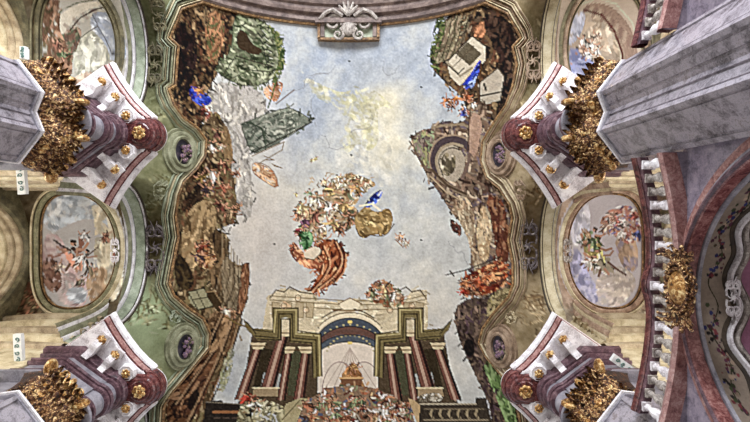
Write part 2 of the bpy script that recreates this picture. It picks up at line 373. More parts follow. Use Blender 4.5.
cv.fill([(188,292),(204,288),(214,306),(198,310),(190,302)], (150,148,118), .95, 0, .1); cv.line([(188,292),(204,288),(214,306),(198,310),(188,292)], 1.2, (56,50,36)); cv.line([(192,300),(209,297)], 1, (84,80,58)); cv.line([(196,290),(205,308)], 1, (84,80,58))
cv.fill([(204,292),(214,290),(222,302),(220,314),(213,306)], (74,60,42), .95, 1); cv.line([(206,292),(214,291),(221,302)], 1, (150,124,90))
cv.figure((225,310), 5, (190,176,156)); cv.figure((234,312), 4, (150,116,86))
cv.strokes([(242,264),(250,262),(249,290),(242,316),(236,312),(240,288)], [(140,98,72),(166,124,92),(104,68,50)], 70, 12, 1.6, 1.6, .2, .9, edge=(84,56,44))
for q_ in ([(178,372),(190,362),(196,368),(186,384)], [(186,400),(198,386),(200,398),(190,414)], [(206,334),(214,326),(218,336),(210,348)]): cv.fill(q_, (40,32,30), .85, 2)
for q_ in ([(232,318),(222,350),(200,396),(184,430)], [(240,318),(228,358),(210,400)], [(214,350),(196,376),(176,404)], [(222,314),(212,336),(206,352)]): cv.curve(q_, 1.4, (160,132,102), .7); cv.curve([(a+2,b+1) for a,b in q_], 1.3, (52,40,34), .8)
cv.strokes([(226,352),(236,344),(232,372),(222,396),(218,384)], [(150,154,118),(176,176,150),(128,132,100)], 50, 7, 1.6, 1.7, .4, .6)
# right upper: tilted block house among dark rocks
cv.strokes([(444,18),(470,6),(486,2),(508,13),(520,38),(513,48),(517,66),(512,90),(505,108),(484,142),(470,120),(462,96),(444,82),(430,66),(436,40)], BR, 480, 11, 2.2, 1.0, .6, .85, 1, base=(92,76,62))
cv.strokes([(482,6),(508,18),(518,40),(511,60),(514,84),(505,106),(494,120),(502,84),(498,52),(484,30)], [(36,26,26),(58,42,38),(84,64,54),(46,36,32)], 200, 10, 2.6, 1.3, .5, .9)
cv.fill([(447,62),(472,36),(485,46),(486,60),(460,86),(450,76)], (190,182,164), .95, 0, .12); cv.fill([(456,54),(468,42),(482,54),(470,66)], (92,84,68), .95, 0, .2)
cv.line([(447,62),(472,36),(485,46)], 1.2, (72,58,46)); cv.line([(452,68),(474,46)], .9, (90,78,62)); cv.line([(447,62),(460,76),(472,68)], 2.2, (140,130,112)); cv.line([(449,66),(458,74),(464,68)], 1.4, (66,54,44))
cv.strokes([(470,36),(484,16),(486,40)], [(176,120,86),(140,94,66)], 40, 8, 2, -.9, .2, .9)
cv.strokes([(440,20),(470,12),(474,30),(452,58),(432,66),(436,44)], [(120,112,90),(96,90,70),(150,142,116),(132,116,96)], 160, 12, 1.6, 2.2, .25, .85)
for t in range(5): cv.line([(446+t*6,16+t*-1),(444+t*5,36),(436+t*5,58)], .8, (74,66,52))
cv.strokes([(436,14),(446,16),(444,40),(434,62),(446,74),(434,72),(428,62)], [(72,88,50),(104,116,70),(54,66,40)], 130, 4, 1.3, None, 1)
cv.strokes([(462,84),(472,72),(480,58),(482,64),(476,78),(474,88),(464,90)], [(34,50,168),(60,84,204),(150,170,220),(22,30,110)], 70, 8, 1.8, -.9, .3, .95)
cv.fill([(478,84),(498,68),(504,76),(500,100),(482,106)], (172,164,150), .9, 0, .12); cv.line([(478,84),(498,68),(504,76)], 1.2, (80,66,54)); cv.line([(484,84),(486,90)], 2.2, (60,52,46)); cv.line([(480,96),(500,92)], 1.6, (70,56,44))
cv.line([(481,62),(479,106)], 1.6, (84,60,44))
for p, r_, c_ in (((446,100),5,(176,110,62)),((456,98),5,(196,120,66)),((466,96),5,(150,86,56)),((472,104),4.5,(206,196,180)),((452,106),4,(104,60,48)),((462,112),4.5,(60,70,140)),((470,116),4,(120,60,48))): cv.figure(p, r_, c_, pose=rng.normal()*.6)
# right middle: ruined arch on a crag
cv.strokes([(408,140),(420,130),(434,128),(436,124),(446,122),(462,124),(476,106),(486,100),(488,120),(494,124),(484,142),(482,160),(488,178),(508,206),(513,240),(512,290),(484,300),(472,288),(470,260),(474,240),(464,226),(452,214),(440,194),(428,178),(424,170)], [(118,96,82),(150,128,110),(86,66,58),(100,88,96),(172,156,136),(70,54,48)], 760, 9, 2, .9, .55, .85, 1, base=(116,98,84))
cv.strokes([(410,138),(424,129),(436,130),(432,150),(432,170),(424,166)], [(150,150,106),(124,112,104),(96,78,80),(128,140,110)], 110, 6, 1.8, 1.2, .5, .8)
cv.fill([(436,172),(434,158),(440,148),(450,144),(460,148),(466,160),(462,176),(452,184)], (164,154,138), .95, 1, .15)
cv.strokes([(440,170),(440,158),(448,150),(456,154),(456,170),(448,178)], [(112,104,84),(140,128,104),(186,176,158),(92,84,70),(120,112,90)], 60, 7, 1.8, 1.3, .5, .9)
cv.curve([(437,176),(431,160),(438,143),(452,138),(464,142),(472,152)], 6.5, (84,72,78)); cv.curve([(440,175),(435,160),(441,148),(452,143),(462,146)], 2.6, (150,136,116)); cv.curve([(434,176),(428,160),(435,140),(452,134),(466,138)], 1.4, (150,130,112)); cv.curve([(443,176),(438,161),(443,151),(452,147),(460,150)], 1, (60,50,48))
cv.curve([(438,178),(452,188),(468,196)], 3.5, (132,116,98)); cv.curve([(462,178),(468,166),(470,152)], 3, (120,100,92))
cv.line([(432,128),(440,126),(462,124),(470,128)], 2.2, (140,124,104)); cv.line([(432,170),(448,186),(466,194)], 2.4, (92,76,62)); cv.line([(430,176),(446,192),(464,202)], 1.2, (168,148,122))
cv.fill([(470,110),(484,118),(476,160),(468,150)], (176,144,124), .85, 1, .15); cv.line([(470,110),(468,150)], 1, (92,66,54))
cv.strokes([(452,196),(470,196),(476,226),(474,246),(484,262),(474,276),(470,244),(460,222),(450,210)], [(190,176,150),(170,150,124),(146,120,96)], 150, 10, 1.8, 1.3, .3, .75)
cv.strokes([(484,196),(498,192),(508,214),(510,260),(500,276),(494,240),(490,214)], [(120,72,54),(88,52,44),(156,112,84)], 170, 14, 2, 1.4, .3, .85)
cv.strokes([(478,206),(490,206),(492,240),(488,262),(480,260),(476,236)], [(192,168,134),(170,142,108),(206,188,156)], 110, 10, 1.8, 1.5, .3, .7)
cv.strokes([(448,216),(462,226),(462,238),(452,232)], [(96,60,56),(136,86,66),(70,52,52)], 40, 5, 1.8)
# right lower: red-brown tumble, lance and shaded ravine
cv.strokes([(460,278),(478,270),(500,258),(510,270),(504,286),(486,296),(462,294)], [(150,68,44),(190,104,66),(112,46,36),(206,150,104),(92,60,50)], 230, 7, 1.9, -.4, .7, .9, 1, base=(140,74,52))
for p, r_, c_ in (((466,282),5,(190,120,80)),((476,280),5,(170,84,56)),((464,290),5,(160,60,46)),((486,276),5,(196,110,70)),((474,292),4.5,(120,90,70))): cv.figure(p, r_, c_, pose=rng.normal()*.6)
cv.line([(446,275),(466,270),(500,257)], 1.2, (72,54,44)); cv.line([(450,271),(454,276)], 1.6, (90,84,78))
cv.strokes([(454,308),(468,298),(486,298),(496,304),(484,324),(478,344),(488,362),(500,380),(514,400),(520,470),(494,470),(492,410),(478,380),(466,356),(456,330)], [(92,78,72),(64,52,50),(128,108,96),(82,66,74),(112,96,82)], 420, 10, 2.2, 1.1, .5, .85, 1, base=(94,80,74))
cv.strokes([(484,350),(494,362),(512,392),(520,440),(508,430),(496,396),(484,372)], [(104,134,80),(134,162,110),(76,100,62)], 130, 12, 2, 1.1, .2, .85)
cv.strokes([(488,296),(512,284),(508,300),(494,314),(484,318)], [(130,120,84),(96,84,62),(160,148,110)], 80, 8, 1.8, -.8, .4, .8)
cv.fill([(464,340),(472,338),(476,352),(470,358),(464,352)], (34,30,32), .85, 2)
# central cloud with small cloaked figures
TC = [(186,164,126),(158,130,92),(206,196,174),(122,96,68),(172,150,122),(86,68,54),(116,122,96),(142,116,84)]
for pl_ in ([(290,214),(304,196),(318,190),(330,206),(322,226),(302,226)], [(318,192),(336,180),(350,176),(364,188),(354,210),(332,208)], [(326,204),(352,202),(362,216),(344,236),(326,226)], [(296,226),(318,216),(330,232),(318,244),(298,240)], [(340,176),(352,172),(380,184),(366,190)]):
    cv.strokes(pl_, TC, 80, 11, 2.4, None, 1, .75)
cv.strokes([(354,218),(366,204),(376,214),(390,206),(394,222),(386,236),(372,234),(364,240),(356,232)], [(166,140,92),(190,166,118),(128,104,66),(150,124,80)], 150, 8, 2.2, .4, .6, .95, 2, base=(160,134,88))
cv.curve([(356,228),(360,238),(368,234),(376,236),(386,236),(394,224)], 1, (100,80,54), .8)
for p, r_, c_ in (((302,206),6,(190,164,120)),((318,197),6.5,(208,190,158)),((332,190),6,(176,146,96)),((346,184),6.5,(210,196,168)),((358,188),6,(162,130,84)),((344,204),7,(176,144,96)),((330,208),6,(214,204,190)),((316,214),6.5,(140,92,80)),((302,220),6,(112,80,100)),((308,238),7,(96,140,96)),((334,222),7,(166,144,98)),((350,216),6,(136,100,70)),((320,228),5,(206,186,160)),((296,214),5,(160,116,90)),((338,178),4,(206,186,150)),((354,178),4,(196,170,120)),((366,184),4,(200,180,150)),((326,182),4,(190,160,120)),((310,192),4,(120,140,110)),((340,228),6,(120,84,64)),((326,240),6,(196,170,140)),((302,232),5,(130,60,70))): cv.figure(p, r_, c_, pose=rng.normal()*.8)
for i in range(26): 
    p = np.array((308+rng.random()*66, 176+rng.random()*16)); th = -PI/2+rng.normal()*.8; cv.line([p, p+np.array((math.cos(th), math.sin(th)))*3, p+np.array((math.cos(th+.6), math.sin(th+.6)))*6], 1.3, TC[rng.integers(len(TC))], .9, taper=True)
cv.strokes([(362,208),(372,194),(384,188),(380,200),(370,208)], [(44,70,176),(70,104,206),(28,40,120),(200,206,226)], 40, 8, 2.2, -.8, .3, .95)
cv.line([(360,206),(372,204),(380,210)], 2, (216,206,186))
cv.strokes([(296,236),(304,228),(314,234),(312,248),(302,252)], [(84,132,86),(120,164,120),(46,84,52)], 50, 7, 1.9, .6, .6)
OR_ = [(178,98,60),(204,134,92),(132,66,44),(214,160,118),(152,84,56),(96,50,38)]
cv.strokes([(300,256),(314,246),(330,238),(342,244),(348,258),(344,272),(334,284),(320,290),(308,298),(304,295),(314,284),(322,270),(312,266)], OR_, 260, 14, 2.2, 2.0, .4, .9, 2, base=(166,94,62))
for q_ in ([(334,242),(342,258),(336,274),(318,288)], [(322,246),(330,262),(324,276),(310,292)], [(344,254),(344,270),(334,282)], [(312,252),(322,262),(320,274)]): cv.curve(q_, 1.6, (104,54,40), .75); cv.curve([(a+2.2, b) for a, b in q_], 1.3, (216,168,128), .55)
cv.strokes([(288,246),(294,240),(302,252),(314,258),(326,262),(318,270),(304,268),(292,258)], [(150,84,60),(190,126,92),(104,54,42),(210,160,120)], 80, 9, 2, .5, .4, .9)
cv.fill([(302,254),(312,246),(322,248),(318,258),(308,260)], (210,202,182), .9, 2); cv.line([(304,258),(314,260),(320,254)], 1, (120,96,72)); cv.figure((293,248), 4, (120,66,52))
cv.figure((400,236), 4, (186,140,104)); cv.figure((405,242), 4, (206,190,160)); cv.line([(396,240),(402,246)], 1, (150,110,80))
# foreshortened painted portico
ST = (196,184,156); STD = (140,124,92); OL = (120,108,72); OLD = (62,52,34); CLM = (122,82,72); CLD = (52,34,32); CLL = (190,160,142)
cv.strokes([(268,296),(282,288),(312,292),(318,300),(338,302),(350,298),(372,300),(404,302),(412,290),(427,290),(428,322),(424,360),(272,360),(262,330)], [(200,188,160),(184,170,140),(212,202,178)], 300, 9, 2, 0, .4, .6, 0, base=ST)
for yy_ in (296,300,305): cv.line([(270,yy_),(318,yy_+3),(352,yy_+5),(404,yy_+4),(427,yy_-1)], .9, STD)
cv.fill([(338,304),(350,298),(362,304),(356,310),(344,310)], (214,204,180), 1, 1); cv.line([(338,304),(350,298),(362,304)], .9, (136,108,80)); cv.line([(333,310),(346,311),(354,311),(368,309)], 1, (136,108,80))
for u_ in (276,288,300,310,408,420): cv.fill([(u_-4,302),(u_+4,303),(u_+3,318),(u_-4,317)], (176,160,128), .9, 0, .1); cv.line([(u_-4,302),(u_+4,303),(u_+3,318),(u_-4,317),(u_-4,302)], .7, STD)
cv.line([(284,302),(290,306),(286,308)], 2, (206,176,140))
cv.strokes([(364,300),(368,286),(380,278),(392,284),(402,290),(408,304),(390,310)], [(170,130,92),(206,190,160),(120,84,62),(110,116,88),(150,96,68)], 130, 6, 1.7, None, 1, .9)
for p, r_, c_ in (((372,292),6,(120,122,92)),((384,288),6,(190,150,110)),((394,294),6,(206,196,176)),((402,298),4,(150,100,70))): cv.figure(p, r_, c_, pose=rng.normal()*.5)
def arc(cx, cy, rx, ry, a0, a1, n=24): return [(cx+rx*math.cos(a0+(a1-a0)*i/n), cy-ry*math.sin(a0+(a1-a0)*i/n)) for i in range(n+1)]
cv.fill(arc(350,352,40,38,0,PI)+[(310,430),(390,430)], (206,194,172)); cv.fill(arc(350,352,37,34,0,PI)+[(313,360),(387,360)], (78,88,104)); 
cv.fill(arc(350,356,37,29,0,PI)+[(313,362),(387,362)], (106,80,74)); cv.fill(arc(350,358,37,24,0,PI)+[(313,364),(387,364)], (86,96,110)); cv.fill(arc(350,362,36,20,0,PI)+[(314,430),(386,430)], (206,196,186))
for a_ in np.linspace(.25, PI-.25, 15):
    for rr_ in (36.5, 24.0): cv.line([(350+rr_*math.cos(a_), 354-(rr_*.85)*math.sin(a_))]*2 if False else [(350+rr_*math.cos(a_), 356-rr_*.86*math.sin(a_)), (350.6+rr_*math.cos(a_), 356-rr_*.86*math.sin(a_))], 1.6, (168,160,120))
for rx_, ry_ in ((37,34),(37,29),(37,24),(36,20)): cv.line(arc(350,352+(34-ry_)*.7,rx_,ry_,0,PI), .9, (52,54,62))
cv.line([(349,322),(351,322)], 3, (206,186,110)); cv.line([(349,343),(351,343)], 3, (206,186,110))
for i in range(7): cv.line([(350,348),(318+i*11,400)], .8, (176,162,154))
cv.line(arc(340,394,18,32,.3,PI), .8, (150,130,128)); cv.line(arc(364,394,18,32,0,PI-.3), .8, (150,130,128))
cv.strokes([(342,380),(342,374),(352,362),(362,374),(362,380),(368,392),(336,392)], [(166,116,72),(140,92,58),(196,150,100)], 110, 5, 1.6, None, 1, .9, 0, base=(150,106,70))
cv.fill([(340,378),(363,378),(361,386),(342,386)], (126,88,64)); cv.line([(340,378),(363,378)], 1.4, (200,160,110)); cv.line([(342,386),(361,386)], 1.2, (84,58,44))
cv.figure((350,368), 4.5, (176,124,78)); cv.figure((357,366), 4.5, (190,138,90), pose=.5)
def column(u1, v1, u2, v2, w1, w2):      # painted column, capital at (u1,v1), base at (u2,v2)
    cv.fill([(u1-w1,v1),(u1+w1,v1),(u2+w2,v2),(u2-w2,v2)], CLM, 1, 0, .15)
    cv.line([(u1-w1*.1,v1),(u2-w2*.1,v2)], w1*.55, CLL, .8); cv.line([(u1+w1*.75,v1),(u2+w2*.75,v2)], w1*.5, CLD, .9); cv.line([(u1-w1*.9,v1),(u2-w2*.9,v2)], .8, (56,36,34))
    cv.fill([(u1-w1*1.7,v1-5),(u1+w1*1.7,v1-5),(u1+w1,v1+1.5),(u1-w1,v1+1.5)], (196,180,146)); cv.line([(u1-w1*1.6,v1-2),(u1+w1*1.6,v1-2)], 1, (110,88,60))
for sg in (1, -1):
    mx = (lambda u: u) if sg == 1 else (lambda u: 696-u)
    PX = lambda l: [(mx(a), b) for a, b in l]
    cv.fill(PX([(252,334),(318,338),(318,400),(310,415),(236,412),(244,380)]), (92,78,62), 1, 0, .2)
    cv.fill(PX([(262,348),(278,350),(272,392),(252,392)]), (64,56,42), .9, 0, .2); cv.fill(PX([(290,350),(304,352),(302,396),(288,396)]), (84,86,66), .9, 0, .2); cv.fill(PX([(264,372),(282,374),(280,392),(260,392)]), (176,184,192), .7, 0, .1)
    for a_ in ((mx(258), 348, mx(240), 400, 4.6, 6.0), (mx(289), 352, mx(281), 400, 3.8, 4.8), (mx(306), 352, mx(299), 400, 4.6, 6), (mx(283), 335, mx(268), 388, 5.6, 7.4)): column(*a_)
    cv.fill(PX([(243,318),(253,328),(274,330),(274,308),(297,308),(297,332),(320,334),(322,376),(313,378),(312,344),(290,342),(290,318),(281,318),(281,341),(258,340),(247,330)]), OL, 1, 0, .12)
    cv.line(PX([(253,330),(274,332),(276,310),(296,310),(296,334),(319,336),(320,376)]), 1.2, (176,164,116)); cv.line(PX([(258,339),(281,340),(281,319),(290,319),(290,341),(312,343),(313,377)]), 1.2, OLD)
    cv.line(PX([(247,322),(256,334)]), 1.0, OLD)
    cv.fill(PX([(254,388),(278,388),(278,397),(252,397)]), (160,140,110), 1, 0, .1); cv.line(PX([(253,388),(279,388)]), 1.4, (206,190,156)); cv.line(PX([(252,397),(279,397)]), 1.2, (84,68,52))
cv.line([(224,316),(238,324),(256,330)], 1.4, (120,100,60))
# crowd, terrace and steps
cv.fill([(206,402),(222,400),(224,404),(252,404),(250,470),(196,470)], (56,50,46), 1, 0, .25)
for i in range(4): cv.line([(214+i*9,412),(220+i*9,412)], 3, (150,104,70)); cv.line([(214+i*9,418),(220+i*9,418)], 1.2, (92,80,72))
cv.line([(206,402),(252,405)], 1, (120,112,100))
cv.fill([(278,422),(286,404),(300,398),(322,400),(298,422),(290,440),(270,440)], (172,162,124), .95, 0, .12); cv.line([(282,420),(300,400)], 1, (110,98,70))
CR = [(206,192,176),(150,96,72),(92,70,60),(186,150,112),(96,104,130),(120,132,100),(170,120,90),(222,214,204),(110,60,54)]
cv.strokes([(238,404),(256,398),(276,402),(288,410),(276,440),(236,440)], [(176,172,140),(150,146,112),(200,196,170),(112,104,80)], 150, 7, 1.8, None, 1, .9)
cv.figure((248,396), 6, (168,62,50)); cv.figure((258,402), 6, (196,192,160))
cv.strokes([(300,404),(318,394),(332,386),(368,386),(384,392),(400,400),(414,410),(420,470),(290,470)], CR, 420, 6, 1.8, None, 1, .9, 1, base=(140,116,96))
for _ in range(46):
    u_ = 304+rng.random()*110; v_ = 392+abs(u_-352)*.14+rng.random()*32; cv.figure((u_, v_), 4+rng.random()*2.4, CR[rng.integers(len(CR))], pose=rng.normal()*.6)
cv.fill([(408,398),(414,400),(428,412),(432,440),(424,440),(416,420)], (186,160,120), .95, 0, .1)
cv.fill([(420,404),(476,403),(476,398),(486,398),(488,406),(496,440),(418,440)], (74,66,58), 1, 0, .2); cv.line([(420,404),(476,404)], 1.4, (170,160,140))
for i in range(6): cv.line([(432+i*9, 410),(430.5+i*9, 414),(433+i*9, 418)], 2.4, (150,136,110)); cv.line([(433.5+i*9, 410),(432.4+i*9, 418)], .8, (48,42,36))
cv.line([(424,420),(488,420)], 1.2, (150,138,116)); cv.line([(424,409),(484,409)], 1, (130,118,98))
cv.strokes([(414,402),(420,394),(440,392),(444,402)], [(200,194,180),(140,130,112),(96,88,76)], 60, 5, 1.6, None, 1, .9)
for sg in (1, -1):
    mx = (lambda u: u) if sg == 1 else (lambda u: 696-u)
    for q_ in ([(244,320),(254,330),(273,332),(273,308),(298,308)], [(298,308),(298,331),(321,334),(322,376)], [(255,336),(278,338),(279,314),(292,314),(293,338),(316,340),(317,376)]): cv.line([(mx(a), b) for a, b in q_], 1.0, (54,44,30))
    for a_ in np.linspace(.2, 1.4, 6): cv.line([(350+sg*39.5*math.cos(a_), 352-37.5*math.sin(a_)), (350+sg*41*math.cos(a_), 352-39*math.sin(a_))], 1, (110,92,70))
    for q_ in ([(270,298),(276,290),(284,292),(290,287),(300,292),(314,294)], [(322,318),(332,312),(342,309)]): cv.line([(mx(a), b) for a, b in q_], 1.2, (104,84,62))
    for a_, b_ in ((284,306),(306,310),(298,298)): cv.line(arc(mx(a_), b_, 3.0, 3.2, 0, 6.28, 10), .8, (146,122,96)); cv.line([(mx(a_)-.5, b_), (mx(a_)+.5, b_)], 2.4, (208,182,150))
cv.line(arc(350,352,39.5,37.5,.7,PI-.7), 1.6, (216,206,182)); cv.line(arc(350,352,41,39.5,.75,PI-.75), .8, (122,102,78))
g_ = cv.c.mean(2, keepdims=True); cv.c = (g_+(cv.c-g_)*.72)*np.array((.95,.925,.89)) + ((fbm(h, w, 3, 401, 2)-.5)*16)[..., None]; cv.sharpen()
fres = cv
# ---- stucco fields outside the fresco
vc = Canvas((128,128,100))
lt = np.clip((uu-330)/60, 0, 1)[..., None]
vc.c = np.array((118,118,92.))*(1-lt) + np.array((144,130,106.))*lt
vc.c += ((fbm(h, w, 40, 91, 5)-.5)*60)[..., None] + ((fbm(h, w, 9, 97, 3)-.5)*34)[..., None]
k = np.clip(blob(140,310,40,60)*.9, 0, .85)[..., None]; vc.c = vc.c*(1-k)+np.array((150,162,132.))*k
top = np.clip((-2-vv)/10, 0, 1)[..., None]; vc.c = vc.c*(1-top)+np.array((104,88,80.))*top
for p in [(150,300),(160,320),(140,312),(156,210),(160,190),(164,100),(160,40),(152,120),(540,300),(530,310),(545,330),(530,190),(525,110),(545,30),(150,380),(155,405),(540,400)]:
    vc.strokes([(p[0]-14,p[1]-16),(p[0]+14,p[1]-16),(p[0]+14,p[1]+16),(p[0]-14,p[1]+16)], [(168,172,146),(96,92,66),(150,146,116),(78,72,52)] if p[0] < 330 else [(184,168,140),(110,92,70),(166,148,118),(88,72,56)], 26, 12, 1.5, None, .8, .6)
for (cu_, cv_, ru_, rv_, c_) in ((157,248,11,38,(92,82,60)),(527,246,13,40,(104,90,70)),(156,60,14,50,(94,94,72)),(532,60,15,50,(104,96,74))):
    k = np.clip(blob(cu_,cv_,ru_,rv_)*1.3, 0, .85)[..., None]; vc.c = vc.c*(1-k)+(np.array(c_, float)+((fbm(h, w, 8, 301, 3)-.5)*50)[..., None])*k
vc.sharpen(4, .7)

# ------------------------------------------------------------------ vault surface
def zv(X, Y):
    dx = np.minimum(np.abs(np.asarray(X, float)-AX), 9.19)
    bar = 17.5+9.5*np.sqrt(np.maximum(1-(dx/9.2)**2, 0))
    y = np.mod(np.asarray(Y, float)-1.8+4.3, 8.6)-4.3
    lun = 17.5+5.6*np.maximum(1-(y/3.12)**2, 0)**.21
    p = 22.0; return 14+((bar-14)**p+(lun-14)**p)**(1/p)
def on_vault(u, v, drop=0.0):
    a, b = 14.0, 30.0
    du, dv = (u-U0)/F, (v-V0)/F
    z = 15.0
    while z < 29 and float(zv(du*z, dv*z)) - drop > z: z += .1
    lo, hi = z-.1, z
    for _ in range(24):
        m_ = (lo+hi)/2
        if float(zv(du*m_, dv*m_))-drop > m_: lo = m_
        else: hi = m_
    return Vector((du*lo, dv*lo, lo))
def vn(X, Y, f=None):
    f = f or zv; e = .05
    n = Vector(((float(f(X+e, Y))-float(f(X-e, Y)))/(2*e), (float(f(X, Y+e))-float(f(X, Y-e)))/(2*e), -1)); return n.normalized()   # points down into the room
def resample(pts, step, closed=False):
    pts = [Vector(p) for p in pts]
    if closed: pts = pts+[pts[0]]
    out = [pts[0]]
    for a, b in zip(pts[:-1], pts[1:]):
        n = max(1, int(round((b-a).length/step)))
        for i in range(1, n+1): out.append(a.lerp(b, i/n))
    return out[:-1] if closed else out
def sweep(mb, P, f, prof, closed=False, side=1):   # P: points on surface z=f(x,y); prof: (lateral, drop)
    rows = []; n = len(P)
    for i, p in enumerate(P):
        a = P[(i-1) % n] if closed or i > 0 else p; b = P[(i+1) % n] if closed or i < n-1 else p
        t = (b-a); nn = vn(p.x, p.y, f)
        if t.length < 1e-9: t = Vector((1,0,0))
        t.normalize(); l = nn.cross(t).normalized()*side
        rows.append([p + l*o + nn*hh + Vector((0,0,EYE)) for o, hh in prof])
    mb.grid(rows, close_u=closed)
def project(X, Y, Z): return U0+F*X/Z, V0+F*Y/Z

def inside(poly, u, v):
    m = np.zeros(u.shape, bool)
    for i in range(len(poly)):
        a, b = poly[i], poly[(i+1) % len(poly)]
        if a[1] == b[1]: continue
        m ^= ((a[1] > v) != (b[1] > v)) & (u < (b[0]-a[0])*(v-a[1])/(b[1]-a[1])+a[0])
    return m
def color_attr(me, cols):
    at = me.color_attributes.new('paint', 'FLOAT_COLOR', 'POINT')
    c = np.ones((len(me.vertices), 4), np.float32); c[:, :3] = lin(np.clip(cols, 0, 255))*ALB
    at.data.foreach_set('color', c.ravel())
st = .05
xs = np.arange(AX-9.05, AX+9.05+st/2, st); ys = np.arange(-12.6, 12.6, st)
GX, GY = np.meshgrid(xs, ys); GZ = zv(GX, GY); GU, GV = project(GX, GY, GZ)
poly = LEFT + RIGHT[::-1]
ins = inside(poly, (GU[:-1, :-1]+GU[1:, 1:])/2, (GV[:-1, :-1]+GV[1:, 1:])/2) & (GY[:-1, :-1] > -9.95)
idx = np.arange(GX.size).reshape(GX.shape)
def submesh(name, mask, canvas, m):
    q = np.stack([idx[:-1, :-1][mask], idx[1:, :-1][mask], idx[1:, 1:][mask], idx[:-1, 1:][mask]], 1)
    used, inv = np.unique(q, return_inverse=True); inv = inv.reshape(q.shape)
    V = np.stack([GX.ravel()[used], GY.ravel()[used], GZ.ravel()[used]+EYE], 1)
    me = bpy.data.meshes.new(name); me.vertices.add(len(V)); me.vertices.foreach_set('co', V.ravel())
    me.loops.add(inv.size); me.loops.foreach_set('vertex_index', inv.ravel().astype(np.int32))
    me.polygons.add(len(inv)); me.polygons.foreach_set('loop_start', np.arange(0, inv.size, 4, dtype=np.int32))
    me.update(calc_edges=True); me.validate()
    color_attr(me, canvas.sample(GU.ravel()[used], GV.ravel()[used])); me.polygons.foreach_set('use_smooth', [True]*len(me.polygons))
    me.materials.append(m); o = bpy.data.objects.new(name, me); COL.objects.link(o); return o
tag(submesh('ceiling', ~ins, vc, M['vaultpaint']), 'sage and tan stuccoed nave vault around the large fresco', 'ceiling', kind='structure')
tag(submesh('ceiling_fresco', ins, fres, M['paint']), 'large central ceiling fresco of cloudy sky, rocks and a columned portico', 'fresco')

# ------------------------------------------------------------------ fresco frame
for nm, path, side, mats, lab in (('trim_1', LEFT, 1, ('gold_line', 'sage', 'olive', 'green'), 'scalloped stucco frame with gold edge along the left side of the central fresco'),
                                  ('trim_2', RIGHT, -1, ('gold_line', 'tan', 'beige', 'tan'), 'scalloped stucco frame with gold edge along the right side of the central fresco')):
    P = resample([on_vault(*p) for p in path], .16)
    root = thing(nm, lab, 'frame', W(*P[len(P)//2]), kind='structure')
    A_, B_ = ('sage', 'green') if side > 0 else ('tan', 'beige')
    strips = (('gold_edge', 'gold_line', -.08, .07, .14), ('groove', 'groove', .07, .13, .03), ('inner_moulding', 'cream', .13, .25, .18), ('groove', 'groove', .25, .3, .05), ('inner_band', A_, .3, .48, .13),
              ('gold_fillet', 'gold_line' if side < 0 else 'olive', .48, .54, .17), ('groove', 'groove', .54, .6, .03), ('middle_moulding', B_, .6, .74, .22), ('groove', 'groove', .74, .79, .04), ('outer_moulding', 'cream', .79, .87, .16), ('groove', 'groove', .87, .92, .03), ('outer_band', A_, .92, 1.06, .1), ('outer_fillet', B_, 1.06, 1.12, .14))
    for name, mk, a, b, hgt in strips:
        a, b = (a*.53 if a > 0 else a), b*.53
        mb = MB(); sweep(mb, P, zv, [(a,-.02),(a+.01,hgt*.8),((a+b)/2,hgt),(b-.01,hgt*.8),(b,-.02)], side=-side); mb.build(name, M[mk], root, True, recalc=False)

# ------------------------------------------------------------------ transverse rib across the top of the fresco
mb = MB(); rows = []
for i in range(81):
    x = AX-8.9+17.8*i/80; z = float(zv(x, -10.6)); nn = vn(x, -10.6)
    bar = 17.5+9.5*math.sqrt(max(1-((x-AX)/9.2)**2, 0))
    base = Vector((x, 0, bar)); nd = Vector((0,0,-1)) if abs(x-AX) > 8.5 else Vector((vn(x, -11.1).x*.0, 0, -1))
    rows.append([Vector((x, y, bar - dz + EYE)) for y, dz in ((-9.86,-.1),(-9.86,.22),(-9.95,.34),(-10.1,.34),(-10.14,.24),(-10.3,.24),(-10.34,.46),(-10.5,.5),(-10.56,.4),(-10.7,.4),(-10.78,.55),(-11.0,.6),(-11.1,.5),(-12.5,.5),(-12.5,-.1))])
rib = thing('trim_3', 'brown and pink moulded rib arching across the top of the fresco', 'rib', W(AX, -10.6, 26.5), kind='structure')
mb.grid(rows); mb.build('rib_moulding', M['brownrib'], rib, True, recalc=False)
mb = MB(); rows = []
for i in range(81):
    x = AX-8.9+17.8*i/80; bar = 17.5+9.5*math.sqrt(max(1-((x-AX)/9.2)**2, 0))
    rows.append([Vector((x, y, bar-dz+EYE)) for y, dz in ((-9.76,-.05),(-9.76,.16),(-9.86,.2),(-9.88,-.05))])
mb.grid(rows); mb.build('gold_edge', M['gold_line'], rib, True, recalc=False)
# cartouche block at the crown of the rib
CU, CX = 349.0, on_vault(349, 30)
cx = CX.x; zt = float(zv(cx, -9.5))
ct = thing('stucco_cartouche', 'grey stucco cartouche on a green panel at the middle of the top rib', 'cartouche', W(cx, -9.4, zt))
mb = MB(); mb.box(W(cx, -9.5, zt-.12), Vector((1.62,0,0)), Vector((0,.5,0)), Vector((0,0,.22))); mb.build('panel', M['green'], ct)
mb = MB()
for sx in (-1, 1): mb.box(W(cx+sx*1.58, -9.5, zt-.22), Vector((.07,0,0)), Vector((0,.52,0)), Vector((0,0,.26)))
mb.box(W(cx, -9.0, zt-.22), Vector((1.64,0,0)), Vector((0,.06,0)), Vector((0,0,.26))); mb.build('gold_edge', M['gold_line'], ct)
mb = MB()
for sx in (-1, 1): mb.box(W(cx+sx*1.38, -9.6, zt-.3), Vector((.1,0,0)), Vector((0,.5,0)), Vector((0,0,.2)))
mb.box(W(cx, -9.9, zt-.5), Vector((1.75,0,0)), Vector((0,.12,0)), Vector((0,0,.2))); mb.build('frame_moulding', M['brownrib'], ct)
